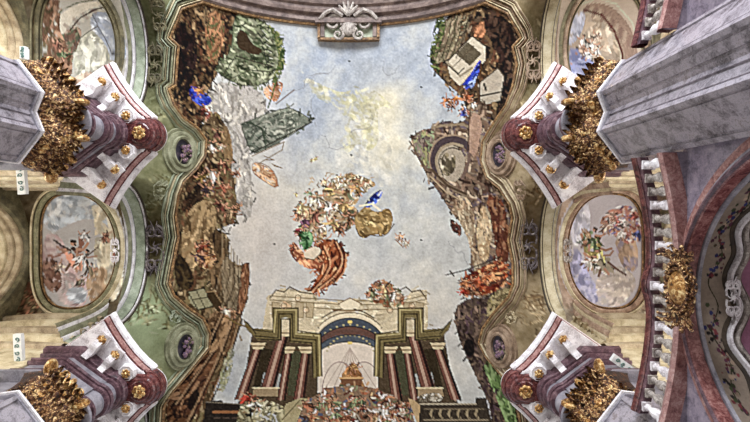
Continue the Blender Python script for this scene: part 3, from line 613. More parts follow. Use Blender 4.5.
mb = MB(); mb.ball(W(cx, -9.6, zt-.5), .42, 1, 1.2, .5, 12); mb.build('boss', M['scroll'], ct, True)
def spiral(c, r, turns, a0, sgn, ex, ey, n=26):
    return [c + (ex*math.cos(a0+sgn*2*PI*turns*i/n) + ey*math.sin(a0+sgn*2*PI*turns*i/n))*r*(1-.85*i/n) for i in range(n+1)]
for sx in (-1, 1):
    mb = MB(); c0 = W(cx+sx*.8, -9.8, zt-.55); ex, ey = Vector((sx,0,0)), Vector((0,1,0))
    mb.tube(spiral(c0, .46, 1.6, PI*.9, 1, ex, ey), .11, 7, lambda t: 1-.5*t)
    mb.tube(spiral(W(cx+sx*.55, -9.2, zt-.5), .32, 1.4, -PI*.6, -1, ex, ey), .09, 7, lambda t: 1-.5*t)
    mb.tube([W(cx+sx*.3, -10.1, zt-.7), W(cx+sx*.8, -10.4, zt-.8), W(cx+sx*1.2, -10.25, zt-.78), W(cx+sx*1.5, -9.95, zt-.65)], .11, 7)
    mb.build('scroll', M['scroll'], ct, True)
mb = MB()
for i in range(5):
    a = (i-2)*.42; mb.tube([W(cx, -10.15, zt-.7), W(cx+math.sin(a)*.45, -10.15-math.cos(a)*.4, zt-.85), W(cx+math.sin(a)*.65, -10.15-math.cos(a)*.7, zt-.8)], .12, 6, lambda t: 1-.6*t)
mb.build('shell', M['scroll'], ct, True)

# ------------------------------------------------------------------ side bays: arches, domed vaults, oval frescoes
bc = Canvas((120,100,78))
lt = np.clip((uu-330)/40, 0, 1)[..., None]
bc.c = np.array((112,96,72.))*(1-lt) + np.array((172,144,122.))*lt
bc.c += ((fbm(h, w, 36, 191, 5)-.5)*70)[..., None] + ((fbm(h, w, 8, 197, 3)-.5)*40)[..., None]
bc.strokes([(0,250),(50,255),(60,300),(40,330),(-20,330)], [(112,70,54),(140,96,70),(84,62,46)], 160, 9, 3, None, 1, .7)
bc.strokes([(28,10),(60,14),(56,40),(44,66),(26,60)], [(104,66,50),(84,56,42),(126,84,62)], 160, 8, 3, None, 1, .7)
bc.strokes([(30,-20),(70,-20),(60,12),(34,20)], [(62,62,40),(84,84,54),(48,46,32)], 120, 9, 3, None, 1, .7)
for p in ((70,330),(30,318),(60,180),(30,300)): bc.strokes([(p[0]-14,p[1]-8),(p[0]+14,p[1]-8),(p[0]+14,p[1]+8),(p[0]-14,p[1]+8)], [(150,130,90),(80,64,46),(170,110,80)], 30, 7, 1.5, None, 1)
bc.strokes([(560,-10),(600,-30),(650,-10),(650,60),(600,10)], [(120,120,96),(146,140,116),(100,96,76)], 200, 9, 3, None, 1, .6)
bc.strokes([(556,300),(650,300),(650,330),(556,330)], [(186,164,136),(160,134,108),(200,184,158)], 120, 9, 3, None, 1, .6)
def ovpaint(cu, cvv, base, blobs):
    pass
# left middle oval
P0 = arc(80,249,46,66,0,2*PI,40); bc.fill(P0, (176,170,166)); 
bc.strokes([(40,190),(110,186),(118,230),(90,216),(60,228),(44,240)], [(176,182,190),(200,200,198),(160,168,176)], 130, 12, 4, .2, .6, .6)
bc.strokes([(88,190),(120,205),(126,280),(110,310),(92,270),(96,230)], [(200,186,156),(186,170,140),(210,200,176)], 130, 12, 4, 1.2, .5, .6)
bc.strokes([(40,236),(60,232),(70,260),(90,276),(86,310),(60,304),(44,280)], [(190,164,160),(172,140,140),(204,184,178)], 140, 10, 4, .8, .6, .6)
bc.strokes([(40,256),(56,258),(64,284),(54,296),(40,280)], [(124,86,72),(106,74,60),(146,108,90)], 70, 8, 3, .8, .6, .7)
bc.strokes([(84,272),(108,262),(106,296),(90,308)], [(164,130,96),(150,116,84),(184,152,118)], 70, 8, 3, 1, .6, .6)
bc.strokes([(64,288),(88,286),(86,304),(70,304)], [(176,180,186),(160,164,170)], 50, 8, 3, .3, .5, .7)
for p, r_, c_, po in (((73,252),13,(196,130,104),0),((84,257),9,(226,222,218),.5),((58,266),6,(190,160,140),-.5),((90,268),6,(110,96,74),.4),((82,280),5,(120,112,92),0),((107,234),4,(120,70,60),0),((105,238),4,(140,90,70),.7),((84,234),5,(206,204,204),0)): bc.figure(p, r_, c_, pose=po)
bc.line([(54,240),(62,246),(70,250)], 2, (90,66,52)); bc.line([(84,258),(92,252),(98,247)], 1.4, (110,84,62)); bc.line([(115,250),(113,262)], 3, (176,110,84))
# upper left oval
P1 = arc(86,44,48,66,0,2*PI,40); bc.fill(P1, (164,158,146))
bc.strokes([(84,14),(110,10),(126,40),(128,62),(104,60),(96,40)], [(164,170,184),(146,154,172),(182,186,194)], 170, 10, 4, .8, .5, .6)
bc.strokes([(70,60),(86,26),(104,40),(112,60),(100,72),(80,84)], [(176,172,152),(160,158,140),(190,186,170)], 150, 9, 3.4, 1.6, .6, .6)
bc.strokes([(48,70),(56,40),(72,24),(84,30),(74,56),(66,84)], [(124,96,80),(146,118,100),(104,78,64),(112,116,90)], 170, 8, 3, 1.6, .6, .7)
bc.strokes([(66,84),(84,70),(104,72),(98,96),(74,98)], [(176,150,128),(160,132,112),(188,168,148)], 90, 8, 3, 1.2, .6, .6)
bc.fill([(54,28),(60,14),(74,5),(94,1),(104,4),(86,10),(74,18),(68,28),(62,36)], (196,184,164), .9, 1, .1)
for i in range(9): bc.line([(60+i*4.6,26-i*2.5+abs(i-4)*.4),(66+i*4.2,32-i*2.8)], 3.4, (146,126,112) if i % 2 else (190,178,158), .55)
bc.line([(70,30),(80,18),(94,10),(108,6)], 1.6, (92,66,58)); bc.line([(52,26),(60,12),(76,3),(98,-1)], 1.2, (110,112,86))
bc.strokes([(34,-6),(64,-2),(58,26),(66,44),(74,62),(68,104),(36,104)], [(140,104,80),(112,80,60),(160,122,96),(96,84,60),(126,92,72)], 260, 9, 3, 1.4, .6, .75)
q = [(92,14),(98,26),(106,40),(112,54),(122,52)]; bc.line(q, .8, (92,92,100)); bc.line([(98,26),(88,32),(78,40),(72,54)], .8, (104,98,92))
bc.figure((62,52), 6, (100,110,80)); bc.figure((58,44), 5, (120,80,64))
# right middle oval
P2 = arc(603,249,46,66,0,2*PI,40); bc.fill(P2, (186,176,180))
bc.strokes([(564,250),(578,244),(586,270),(600,290),(596,308),(574,300),(564,280)], [(164,160,192),(184,180,204),(146,144,180)], 150, 10, 4, 1.1, .6, .65)
bc.strokes([(572,210),(586,196),(592,220),(586,244),(570,246)], [(190,188,206),(206,202,212)], 80, 9, 4, 1.2, .5, .6)
bc.strokes([(592,280),(618,262),(640,280),(626,304),(602,310)], [(196,180,164),(180,164,156),(212,198,184)], 120, 9, 4, .4, .6, .6)
bc.strokes([(612,236),(636,232),(640,272),(622,270)], [(176,144,116),(192,160,130),(150,136,150)], 90, 9, 4, 1.3, .5, .6)
bc.strokes([(596,222),(616,204),(640,208),(644,238),(630,246),(616,238)], [(206,170,152),(184,120,100),(222,206,196),(150,84,76),(120,110,150)], 170, 6, 2, None, 1, .85)
for p, r_, c_, po in (((594,248),14,(196,172,100),.3),((600,258),12,(206,190,160),-.3),((590,262),6,(222,214,190),.4),((592,236),10,(112,128,92),.4),((606,226),6,(206,160,140),.5),((618,218),6,(190,110,96),-.4),((628,222),6,(214,190,180),.4),((622,232),6,(226,216,206),0),((638,232),6,(90,96,150),.2),((610,216),5,(196,140,120),-.7),((634,214),5,(170,90,80),.5)): bc.figure(p, r_, c_, pose=po)
bc.strokes([(582,226),(590,232),(592,240),(584,236)], [(200,170,130),(160,120,90)], 30, 7, 1.8, .8, .3); bc.line([(608,262),(618,270),(626,275)], 2, (120,84,72))
# upper right oval
P3 = arc(598,44,48,66,0,2*PI,40); bc.fill(P3, (176,156,136))
bc.strokes([(560,60),(572,46),(594,56),(598,84),(576,90),(562,80)], [(140,146,190),(160,164,200),(120,126,172)], 140, 9, 4, .9, .5, .7)
bc.strokes([(562,44),(570,18),(586,8),(584,30),(572,46)], [(176,178,196),(160,164,184)], 70, 8, 3, 1.2, .4, .6)
bc.strokes([(586,12),(604,14),(618,36),(622,64),(606,80),(598,56),(584,40)], [(186,164,140),(168,146,122),(198,180,158)], 130, 9, 4, 1.1, .5, .6)
bc.fill([(580,10),(594,2),(612,6),(628,22),(637,44),(638,58),(626,66),(618,42),(604,20),(590,12)], (150,122,104), 1, 1, .15)
for i in range(11): bc.line([(588+i*4.2,6+i*1.2+max(i-3,0)*2.6),(584+i*4.4,12+i*2.2+max(i-4,0)*2)], 3.4, (176,154,130) if i % 2 else (132,102,90), .55)
bc.line([(584,10),(602,15),(614,30),(622,52),(623,66)], 2, (112,52,50)); bc.line([(582,4),(598,-2),(616,4),(632,22),(640,48)], 1.6, (176,176,150))
for p, r_, c_ in (((584,40),6,(226,222,214)),((592,44),6,(214,204,190)),((588,52),6,(232,228,222)),((596,36),5,(190,160,140)),((580,50),5,(176,140,120)),((566,62),5,(150,110,90)),((598,50),4.5,(206,196,184))): bc.figure(p, r_, c_, pose=rng.normal()*.6)

g_ = bc.c.mean(2, keepdims=True); bc.c = (g_+(bc.c-g_)*.66)*.95; bc.sharpen(4, .9)
def zb_for(yc, s):
    cxd = AX+s*11.3
    return lambda X, Y: 21.8-1.3*((np.asarray(Y)-yc)/3.05)**2 - .5*((np.asarray(X)-cxd)/2.2)**2
def arch_ring(mb, s, yc, hw, zs, rise, prof, n=48, a0=0.0, flat=1.0):   # prof: (d, radial offset) swept along an ellipse in the (y,z) plane
    rows = []
    for i in range(n+1):
        t = a0+(PI-2*a0)*i/n
        rows.append([WS(s, d, yc-(hw+o)*math.cos(t), zs+(rise+o)*math.sin(t)**flat) for d, o in prof])
    mb.grid(rows)
labels_arch = {(-1,-1):'green moulded arch over the upper left gallery bay', (-1,0):'green moulded arch over the middle left gallery bay', (-1,1):'green moulded arch below the lower left pier',
               (1,-1):'grey-cream moulded arch over the upper right gallery bay', (1,0):'cream moulded arch over the middle right gallery bay', (1,1):'cream moulded arch below the lower right pier'}
tn = 4
for s in (-1, 1):
    for kb, yc in BAYS.items():
        zb = zb_for(yc, s); side = 'left' if s < 0 else 'right'
        where = {-1:'upper', 0:'middle', 1:'lower'}[kb]
        # front arch
        ar = thing('trim_%d' % tn, labels_arch[(s, kb)], 'arch', WS(s, 9.1, yc, 17.4), kind='structure'); tn += 1
        gm = 'green' if s < 0 else 'cream'
        wf = 'white' if s < 0 else 'cream'
        for nm, mk, prof in (('outer_groove', 'groove', [(8.98,.3),(8.98,.0),(9.03,.0)]),
                             ('outer_fillet', wf, [(9.03,.02),(9.03,-.06),(9.08,-.06),(9.09,-.02)]),
                             ('groove', 'groove', [(9.09,-.02),(9.13,-.02)]),
                             ('band', gm, [(9.13,0),(9.13,-.08),(9.3,-.12),(9.46,-.2),(9.47,-.16)]),
                             ('groove', 'groove', [(9.47,-.16),(9.5,-.16)]),
                             ('white_fillet', wf, [(9.5,-.18),(9.5,-.3),(9.57,-.33),(9.58,-.28)]),
                             ('groove', 'groove', [(9.58,-.28),(9.6,-.28)]),
                             ('inner_band', 'sage' if s < 0 else 'rose', [(9.6,-.3),(9.6,-.44),(9.66,-.54),(9.67,-.5)]),
                             ('inner_fillet', wf, [(9.67,-.52),(9.67,-.64),(9.72,-.66),(9.73,-.62)]),
                             ('inner_moulding', 'moss' if s < 0 else 'rose', [(9.73,-.62),(9.73,-.74),(9.78,-.78),(9.85,-.78)])):
            mb = MB(); arch_ring(mb, s, yc, 3.05, 17.5, 5.5, prof, flat=.42); mb.build(nm, M[mk], ar, True, recalc=False)
        # domed vault of the bay
        n_d, n_y = 60, 90
        D = np.linspace(9.2, 13.6, n_d); Yg = np.linspace(-3.1, 3.1, n_y)+yc
        dd, yy = np.meshgrid(D, Yg); X = AX+s*dd; Z = zb(X, yy); u, v = project(X, yy, Z)
        me = bpy.data.meshes.new('ceiling'); ii = np.arange(dd.size).reshape(dd.shape)
        q = np.stack([ii[:-1,:-1].ravel(), ii[1:,:-1].ravel(), ii[1:,1:].ravel(), ii[:-1,1:].ravel()], 1)
        me.from_pydata(np.stack([X.ravel(), yy.ravel(), Z.ravel()+EYE], 1).tolist(), [], q.tolist())
        color_attr(me, bc.sample(u.ravel(), v.ravel())); me.polygons.foreach_set('use_smooth', [True]*len(me.polygons))
        me.materials.append(M['vaultpaint']); o = bpy.data.objects.new('ceiling', me); COL.objects.link(o)
        tag(o, 'small painted vault of the %s %s gallery bay around its oval fresco' % (where, side), 'ceiling', kind='structure')
        if kb == 1: continue
        # oval fresco
        txt = {(-1,-1):'oval fresco of pale cracked sky with a trellis arch, upper left gallery bay', (-1,0):'oval fresco of a bare-armed winged figure on pink clouds, middle left bay',
               (1,-1):'oval fresco with white figures over blue sky and a trellis arch, upper right bay', (1,0):'oval fresco of a yellow-robed figure with a red group on clouds, middle right bay'}[(s, kb)]
        root = thing('oval_fresco', txt, 'fresco', WS(s, 11.3, yc, 21.8), 'oval frescoes of the gallery bays')
        A_, B_ = 1.62, 2.42; nr, na = 44, 150
        cx0 = AX+s*11.3
        R_, T_ = np.meshgrid(np.linspace(0, 1, nr), np.linspace(0, 2*PI, na, endpoint=False))
        def sup(T): 
            c, s_ = np.cos(T), np.sin(T); e = .82
            return np.sign(c)*np.abs(c)**e, np.sign(s_)*np.abs(s_)**e
        cX, sY = sup(T_); X = cx0+A_*R_*cX; Y = yc+B_*R_*sY; Z = zb(X, Y)-.05; u, v = project(X, Y, Z)
        me = bpy.data.meshes.new('painting'); ii = np.arange(X.size).reshape(X.shape); jj = np.roll(ii, -1, 0)
        q = np.stack([ii[:, :-1].ravel(), jj[:, :-1].ravel(), jj[:, 1:].ravel(), ii[:, 1:].ravel()], 1)
        me.from_pydata(np.stack([X.ravel(), Y.ravel(), Z.ravel()+EYE], 1).tolist(), [], q.tolist())
        color_attr(me, bc.sample(u.ravel(), v.ravel())); me.materials.append(M['paint'])
        me.polygons.foreach_set('use_smooth', [True]*len(me.polygons))
        po = bpy.data.objects.new('painting', me); COL.objects.link(po); po.parent = root; po.location = -root.location
        tt = np.linspace(0, 2*PI, 120, endpoint=False); a_, b_ = sup(tt)
        P = [Vector((cx0+A_*a_[i], yc+B_*b_[i], float(zb(cx0+A_*a_[i], yc+B_*b_[i])))) for i in range(120)]
        for nm, mk, prof in (('gold_edge', 'gold_line' if kb == 0 else 'olive', [(-.03,.02),(-.02,.1),(.02,.13),(.05,.08),(.05,.0)]), ('groove', 'groove', [(.05,.02),(.09,.02)]), ('outer_fillet', 'cream' if kb == 0 else 'olive', [(.33,0),(.34,.16),(.4,.18),(.44,0)]),
                             ('frame', ('moss' if s < 0 else 'rose') if kb == 0 else ('olive' if s < 0 else 'tan'), [(.09,0),(.1,.14),(.18,.18),(.28,.1),(.31,0)])):
            mb = MB(); sweep(mb, P, zb, prof, closed=True, side=1); mb.build(nm, M[mk], root, True, recalc=False)

# ------------------------------------------------------------------ outer gallery walls: stepped window arches (left ones are in view)
for s in (-1, 1):
    for kb in (-1, 0):
        yc = BAYS[kb]; side = 'left' if s < 0 else 'right'; where = {-1:'upper', 0:'middle'}[kb]
        root = thing('trim_%d' % tn, 'stepped beige arch of the window recess in the %s %s gallery bay' % (where, side), 'arch', WS(s, 13.4, yc, 17), kind='structure'); tn += 1
        d, o = 13.25, .25
        for i, mk in enumerate(('olive', 'beige', 'beige', 'cream', 'beige', 'pink')):
            mb = MB(); arch_ring(mb, s, yc, 2.85, 14.9, 6.1, [(d, o+.3), (d, o), (d+.03, o-.04), (d+.22, o-.06), (d+.25, o-.02)], a0=0)
            mb.build('moulding', M[mk], root, True, recalc=False); d += .24; o -= .13
        # wall above the arch
        mb = MB(); rows = []
        for i in range(41):
            t = PI*i/40; y = -3.15*math.cos(t); rows.append([WS(s, 13.3, yc-3.15*math.cos(t), 14.9+6.3*math.sin(t)), WS(s, 13.3, yc-3.15*math.cos(t), 22.5)])
        mb.grid(rows); tag(mb.build('wall_%s' % side, M['olive'] if s < 0 else M['tan'], None, False, recalc=False), 'olive wall strip above the window arch of the %s %s bay' % (where, side), 'wall', kind='structure')

# ------------------------------------------------------------------ gallery cross walls behind the piers
for s in (-1, 1):
    for pk, yp in PIERS.items():
        side = 'left' if s < 0 else 'right'; where = 'upper' if pk == 'a' else 'lower'
        root = thing('wall_%s' % side, 'cream moulded gallery cross wall behind the %s %s pier' % (where, side), 'wall', WS(s, 11.4, yp, 10.6), kind='structure')
        mb = MB(); mb.prism([(9.45, -1.22), (13.4, -1.22), (13.4, 1.22), (9.45, 1.22)], 10.6, 21.7, lambda d, b_, z: WS(s, d, yp+b_, z)); mb.build('wall_face', M['cream'], root)
        for sg in (-1, 1):
            for i in range(5):
                mb = MB(); z = 17.2+i*.62; th = .16+.1*i
                pts = [(9.4+4*j/16, z+ (.25+.1*i)*math.sin(PI*j/16)) for j in range(17)]
                rows = [[WS(s, d, yp+sg*1.2, zz), WS(s, d, yp+sg*(1.2+th), zz+.03), WS(s, d, yp+sg*(1.24+th), zz+.2), WS(s, d, yp+sg*(1.2+th*.7), zz+.42), WS(s, d, yp+sg*1.2, zz+.45)] for d, zz in pts]
                mb.grid(rows); mb.build('moulding', M['cream' if i % 2 else 'beige'], root, True, recalc=False)

# ------------------------------------------------------------------ piers
def offset(poly, o):
    n = len(poly); out = []
    area = sum(poly[i][0]*poly[(i+1) % n][1]-poly[(i+1) % n][0]*poly[i][1] for i in range(n)); sg = 1 if area > 0 else -1
    for i in range(n):
        a, b, c = Vector(poly[i-1]), Vector(poly[i]), Vector(poly[(i+1) % n])
        t1 = (b-a).normalized(); t2 = (c-b).normalized()
        n1 = Vector((t1.y, -t1.x))*sg; n2 = Vector((t2.y, -t2.x))*sg
        m_ = n1+n2
        if m_.length < 1e-5: m_ = n1
        m_.normalize(); k_ = min(1/max(m_.dot(n1), .45), 1.8)
        out.append(tuple(b+m_*o*k_))
    return out
def mirror(half): return half + [(d, -b) for d, b in reversed(half) if abs(b) > 1e-6]
def nose(cx, r, n, b0):   # half arc from side to the front tip
    a0 = math.asin(min(b0/r, 1)); return [(cx - r*math.cos(a0*(1-i/n)), -r*math.sin(a0*(1-i/n))) for i in range(n+1)]
SH = [(8.5,-1.28),(7.82,-1.28)]
def face(p, q, dep=.05, m=.11):          # a marble face with a fillet strip and groove at each edge
    p, q = Vector(p), Vector(q); t = (q-p).normalized(); n_ = Vector((-t.y, t.x))
    if n_.x < 0: n_ = -n_
    k = min(m, (q-p).length*.2)
    return [tuple(p), tuple(p+t*k), tuple(p+t*k+n_*dep), tuple(p+t*(k+.05)+n_*dep), tuple(p+t*(k+.06)+n_*.02), tuple(q-t*(k+.06)+n_*.02), tuple(q-t*(k+.05)+n_*dep), tuple(q-t*k+n_*dep), tuple(q-t*k), tuple(q)]
PILA = [(8.6,0),(8.6,-1.28),(8.12,-1.16)] + face((7.82,-1.28),(7.24,-.49)) + face((7.24,-.49),(7.47,0))[1:]
CAPH = [(8.6,-1.2),(7.86,-1.3),(7.24,-.5),(7.44,0)]
ENT = mirror([(9.4,-1.22),(8.4,-1.22),(7.32,-.44)] + [(7.43,-.44)] + nose(7.45, .44, 10, .43))
COR = mirror([(11.0,-.25),(9.3,-1.3),(7.56,-2.52),(7.38,-2.18),(7.18,-1.86),(6.95,-1.53),(6.7,-1.21),(6.4,-.9),(6.14,-.68),(6.1,-.62)] + nose(6.38, .6, 10, .55))
def offset_front(poly, o):               # like offset(), but the edges running back to the wall move only a little
    n = len(poly); P = [Vector(p) for p in poly]; area = sum(P[i-1].x*P[i].y-P[i].x*P[i-1].y for i in range(n)); sg = 1 if area > 0 else -1
    E = []
    for i in range(n):
        a, b = P[i], P[(i+1) % n]; t = (b-a).normalized(); nn_ = Vector((t.y, -t.x))*sg
        E.append((a + nn_*(o*.25 if max(a.x, b.x) > 8.5 else o), t, nn_))
    out = []
    for i in range(n):
        (a, t, n1), (c, q, n2) = E[i-1], E[i]; den = t.x*q.y-t.y*q.x
        if abs(den) < .05: out.append(tuple(P[i]+(n1+n2).normalized()*o)); continue
        k_ = ((c.x-a.x)*q.y-(c.y-a.y)*q.x)/den; out.append(tuple(a+t*k_))
    return out
def leaf(mb, p, out, side, wd, ht, curl, lobes=True):
    """an acanthus leaf: a lobed strip rising from p and curling out"""
    rows = []; n = 9
    for i in range(n+1):
        t = i/n
        th = curl*t*t*2.6
        x = out*(.05+.16*t+curl*.30*max(t-.45,0)**1.2*2) ; z = ht*(t if t < .8 else .8+(t-.8)*.4-(t-.8)**2*5)
        ww = wd*(.55+.55*math.sin(PI*min(t*1.05,1)))*(1-.4*max(t-.6,0)/.4)*(1+(.24 if i % 2 else -.18))
        c = p + x + Vector((0,0,z))
        rows.append([c - side*ww + out*-.05, c - side*ww*.5 + out*.015, c + out*.06, c + side*ww*.5 + out*.015, c + side*ww - out*.05])
    back = [[q - out*.03 for q in r] for r in rows]
    R = len(rows); vs = [q for r in rows for q in r]+[q for r in back for q in r]; fs = []
    for i in range(R-1):
        for j in range(4):
            a = i*5+j; fs.append((a, a+1, a+6, a+5)); b = a+R*5; fs.append((b, b+5, b+6, b+1))
    mb.add(vs, fs)
def make_pier(s, yp, label):
    T = lambda d, b, z: WS(s, d, yp+b, z)
    root = thing('marble_pier', label, 'pier', WS(s, 7.6, yp, -EYE), 'marble piers of the nave')
    for sg in (1, -1):
        mb = MB(); mb.prism([(d, b*sg) for d, b in PILA], -EYE, 13.0, T); mb.build('pilaster', M['marble'], root)
    mb = MB(); mb.prism([(9.42,-1.05),(8.5,-1.05),(8.5,1.05),(9.42,1.05)], -EYE, 17.0, T); mb.build('core', M['marble2'], root)
    for sg in (1, -1):
        H = [(d, b*sg) for d, b in CAPH] + [(8.6, 0)]
        for an, mk, pr in (('astragal', 'marble2', ((12.84,-.04),(12.85,.02),(12.9,.03),(12.91,-.02))), ('astragal_groove', 'groove', ((12.91,.0),(12.95,.0))), ('astragal_fillet', 'white', ((12.95,.0),(12.96,.05),(13.02,.06),(13.05,.03)))):  # dark ring colours in the shadow line below the white fillet
            mb = MB(); mb.rings([[T(d, b, z) for d, b in offset(H, o)] for z, o in pr]); mb.build(an, M[mk], root)
        # gilded capital: bell, two tiers of leaves, volutes, flowers
        bell = MB(); bell.rings([[T(d, b, z) for d, b in offset(H, o)] for z, o in ((13.05,-.06),(13.6,-.05),(14.1,.0),(14.4,.1),(14.48,.14))])
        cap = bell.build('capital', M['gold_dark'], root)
        p0, p1, p2 = Vector((7.84,-1.3*sg)), Vector((7.24,-.5*sg)), Vector((7.44,0))
        def place(p, q, t): 
            e = p.lerp(q, t); tg = (q-p).normalized(); n_ = Vector((-tg.y, tg.x)); 
            if n_.x > 0: n_ = -n_
            return T(e.x, e.y, 0)-Vector((0,0,0)), Vector((s*n_.x, n_.y, 0)), Vector((s*tg.x, tg.y, 0))
        L = MB(); V_ = MB()
        back = Vector((8.3,-1.24*sg))
        for (p, q, cnt) in ((p0, p1, 5), (p1, p2, 3), (back, p0, 2)):
            for tier, (zb_, ht, wd, curl) in enumerate(((13.05,.5,.15,.8),(13.3,.6,.15,.9),(13.55,.62,.14,.9),(13.8,.56,.12,.9))):
                for i in range(cnt + (tier % 2)):
                    t = (i+.5)/cnt if tier % 2 == 0 else i/cnt
                    e, out, sd = place(p, q, min(max(t, .02), .98)); e.z = zb_+EYE
                    leaf(L, e, out.normalized(), sd.normalized(), wd*(.9+.3*random.random()), ht*(.92+.16*random.random()), curl*(.9+.3*random.random()))
            for i in range(cnt*5):
                e, out, sd = place(p, q, random.random()); e.z = EYE+13.2+1.2*random.random()
                rr = .035+.045*random.random(); k_ = .16+.25*max(e.z-EYE-13.4, 0)*.6
                V_.ball(e+out*k_, rr, 1, 1, 1, 6)
                if i % 2 == 0: V_.tube(spiral(e+out*(k_+.02), .09+.07*random.random(), 1.3, random.random()*6, random.choice((-1,1)), sd, (Vector((0,0,1))+out*.3), 14), .035, 5)
        for p, dirn in ((p0, Vector((-.1,-1*sg))), (p1, Vector((-1,-.05*sg))), (p1.lerp(p0, .5), Vector((-.75,-.55*sg)))):
            dn = dirn.normalized(); ex = Vector((s*dn.x, dn.y, 0)); c = T(p.x, p.y, 14.22)+ex*.24
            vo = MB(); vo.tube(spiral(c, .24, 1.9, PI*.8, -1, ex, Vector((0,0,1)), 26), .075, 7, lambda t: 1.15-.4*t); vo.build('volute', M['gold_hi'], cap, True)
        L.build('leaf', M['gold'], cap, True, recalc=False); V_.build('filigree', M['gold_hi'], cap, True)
    def ring(name, mk, prof, base=ENT, smooth=True, off=offset):
        mb = MB(); mb.rings([[T(d, b, z) for d, b in off(base, o)] for z, o in prof]); return mb.build(name, M[mk], root, smooth)
    ring('abacus', 'marble2', ((14.48,.1),(14.5,.16),(14.58,.18),(14.6,.06)))
    ring('architrave', 'purple', ((14.6,-.03),(14.74,-.03),(14.75,.02),(14.86,.02),(14.87,.07),(14.95,.09),(14.98,.0)))
    ring('frieze', 'marble2', ((14.98,-.03),(15.62,-.03)))
    ring('bed_moulding', 'purple', ((15.62,.0),(15.64,.07),(15.72,.09),(15.73,-.02),(15.82,-.02),(15.83,.08),(15.92,.12),(15.93,.02)))
    ring('dentil_band', 'marble2', ((15.93,.0),(16.28,.0)))
    ring('crown_moulding', 'purple', ((16.28,.04),(16.3,.1),(16.38,.12),(16.39,.04),(16.48,.04),(16.5,.14),(16.6,.2),(16.84,.24)))
    ring('cornice', 'white', ((16.84,-.33),(16.86,-.28),(16.9,-.27)), COR, False, offset_front)
    ring('red_line', 'red', ((16.9,-.27),(16.91,-.22),(16.93,-.22)), COR, False, offset_front)
    ring('pink_band', 'pink', ((16.93,-.22),(16.97,-.2),(17.02,-.14),(17.04,-.13)), COR, False, offset_front)
    ring('dark_line', 'red', ((17.04,-.13),(17.05,-.1),(17.07,-.1)), COR, False, offset_front)
    ring('top_fillet', 'white', ((17.07,-.1),(17.09,-.03),(17.16,0),(17.34,0),(17.36,-.1)), COR, False, offset_front)
    # dark red rounded soffit of the nose
    circ = lambda cx, r, n=28: [(cx+r*math.cos(2*PI*i/n), r*math.sin(2*PI*i/n)) for i in range(n)]
    tong = mirror([(7.2,-.5),(6.75,-.5),(6.4,-.46)] + nose(6.38, .5, 8, .45))
    mb = MB(); mb.rings([[T(d, b, z) for d, b in offset(tong, o)] for z, o in ((16.66,-.16),(16.68,-.1),(16.74,-.06),(16.76,0),(16.85,.05))]); mb.build('nose_panel', M['red'], root)
    mb = MB(); rows = []
    for i in range(25):
        a = PI/2+PI*.06+PI*.88*i/24; c_, s_ = math.cos(a), math.sin(a)
        rows.append([T(6.38+r_*c_, r_*s_, z_) for r_, z_ in ((.5,16.86),(.53,16.84),(.55,16.92),(.58,16.92),(.6,17.0),(.585,17.06),(.61,17.1),(.63,17.2),(.6,17.3))])
    mb.grid(rows); mb.build('nose_band', M['red'], root, True, recalc=False)
    def rosette(d, b, z, r, fr=None):
        f = MB()
        if fr: f.rings([[T(d+rr*math.cos(PI/4*i+PI/8), b+rr*math.sin(PI/4*i+PI/8), zz) for i in range(8)] for zz, rr in ((z-.02,fr*.72),(z-.04,fr*.85),(z,fr),(z+.12,fr*1.05))])
        else: f.lathe(T(d, b, z), (0,0,1), [(r*1.25,-.03),(r*1.4,.0),(r*1.4,.06)], 16)
        fo = f.build('rosette', M['red'] if not fr else M['white'], root)
        g = MB()
        for j in range(7):
            a = 2*PI*j/7; g.ball(T(d+math.cos(a)*r*.62, b+math.sin(a)*r*.62, z-.06), r*.34, 1, 1, .6, 6)
        g.ball(T(d, b, z-.08), r*.36, 1, 1, .8, 8); g.build('flower', M['gold_hi'], fo, True)
    rosette(6.42, 0, 16.64, .25)
    for sg in (-1, 1): rosette(6.88, sg*.58, 16.7, .17, .3)
    for sg in (-1, 1):
        nrm = Vector((-.63, .78*sg))
        for hd in ((7.7, 1.71), (7.26, 1.2)):
            head = Vector((hd[0], hd[1]*sg)); foot = head - nrm*.62; tg = Vector((-nrm.y, nrm.x)); mb = MB(); rows = []
            for i in range(9):
                t = i/8; c = foot.lerp(head, t); zz = 16.3+.36*t+.1*math.sin(PI*t*2); ww = .11
                rows.append([T(c.x-tg.x*ww, c.y-tg.y*ww, 16.86), T(c.x-tg.x*ww, c.y-tg.y*ww, zz), T(c.x+tg.x*ww, c.y+tg.y*ww, zz), T(c.x+tg.x*ww, c.y+tg.y*ww, 16.86)])
            mb.rings(rows, True); 
            c = head; w3 = .2
            mb.prism([tuple(c+tg*w3+nrm*.2), tuple(c-tg*w3+nrm*.2), tuple(c-tg*w3-nrm*.16), tuple(c+tg*w3-nrm*.16)], 16.74, 16.84, T)
            mo = mb.build('modillion', M['white'], root)
            g = MB(); q = T(head.x, head.y, 16.66)
            for j in range(6): g.ball(q+Vector((math.cos(j*PI/3)*.1, math.sin(j*PI/3)*.1, 0)), .07, 1, 1, .8, 6)
            g.ball(q-Vector((0,0,.04)), .075, n=6); g.tube(spiral(q+Vector((0,0,-.03)), .16, 1.2, 0, 1, Vector((1,0,0)), Vector((0,1,0)), 14), .035, 5)
            g.build('gold_head', M['gold_hi'], mo, True)
            # sunk panel beside the bracket
        mb = MB(); a, b = Vector((7.78, .98*sg)), Vector((8.3, 1.5*sg))
        for t in (.1, .9):
            pass
    return root
pl = make_pier(-1, PIERS['a'], 'marble pier with gilded capital and cornice nose, upper left, beside the upper left oval')
dup(pl, (0, 8.6, 0), 'marble pier with gilded capital cut by the photo\'s lower left corner')
pr = make_pier(1, PIERS['a'], 'long-shafted marble pier with gilded capital at the upper right of the photo')
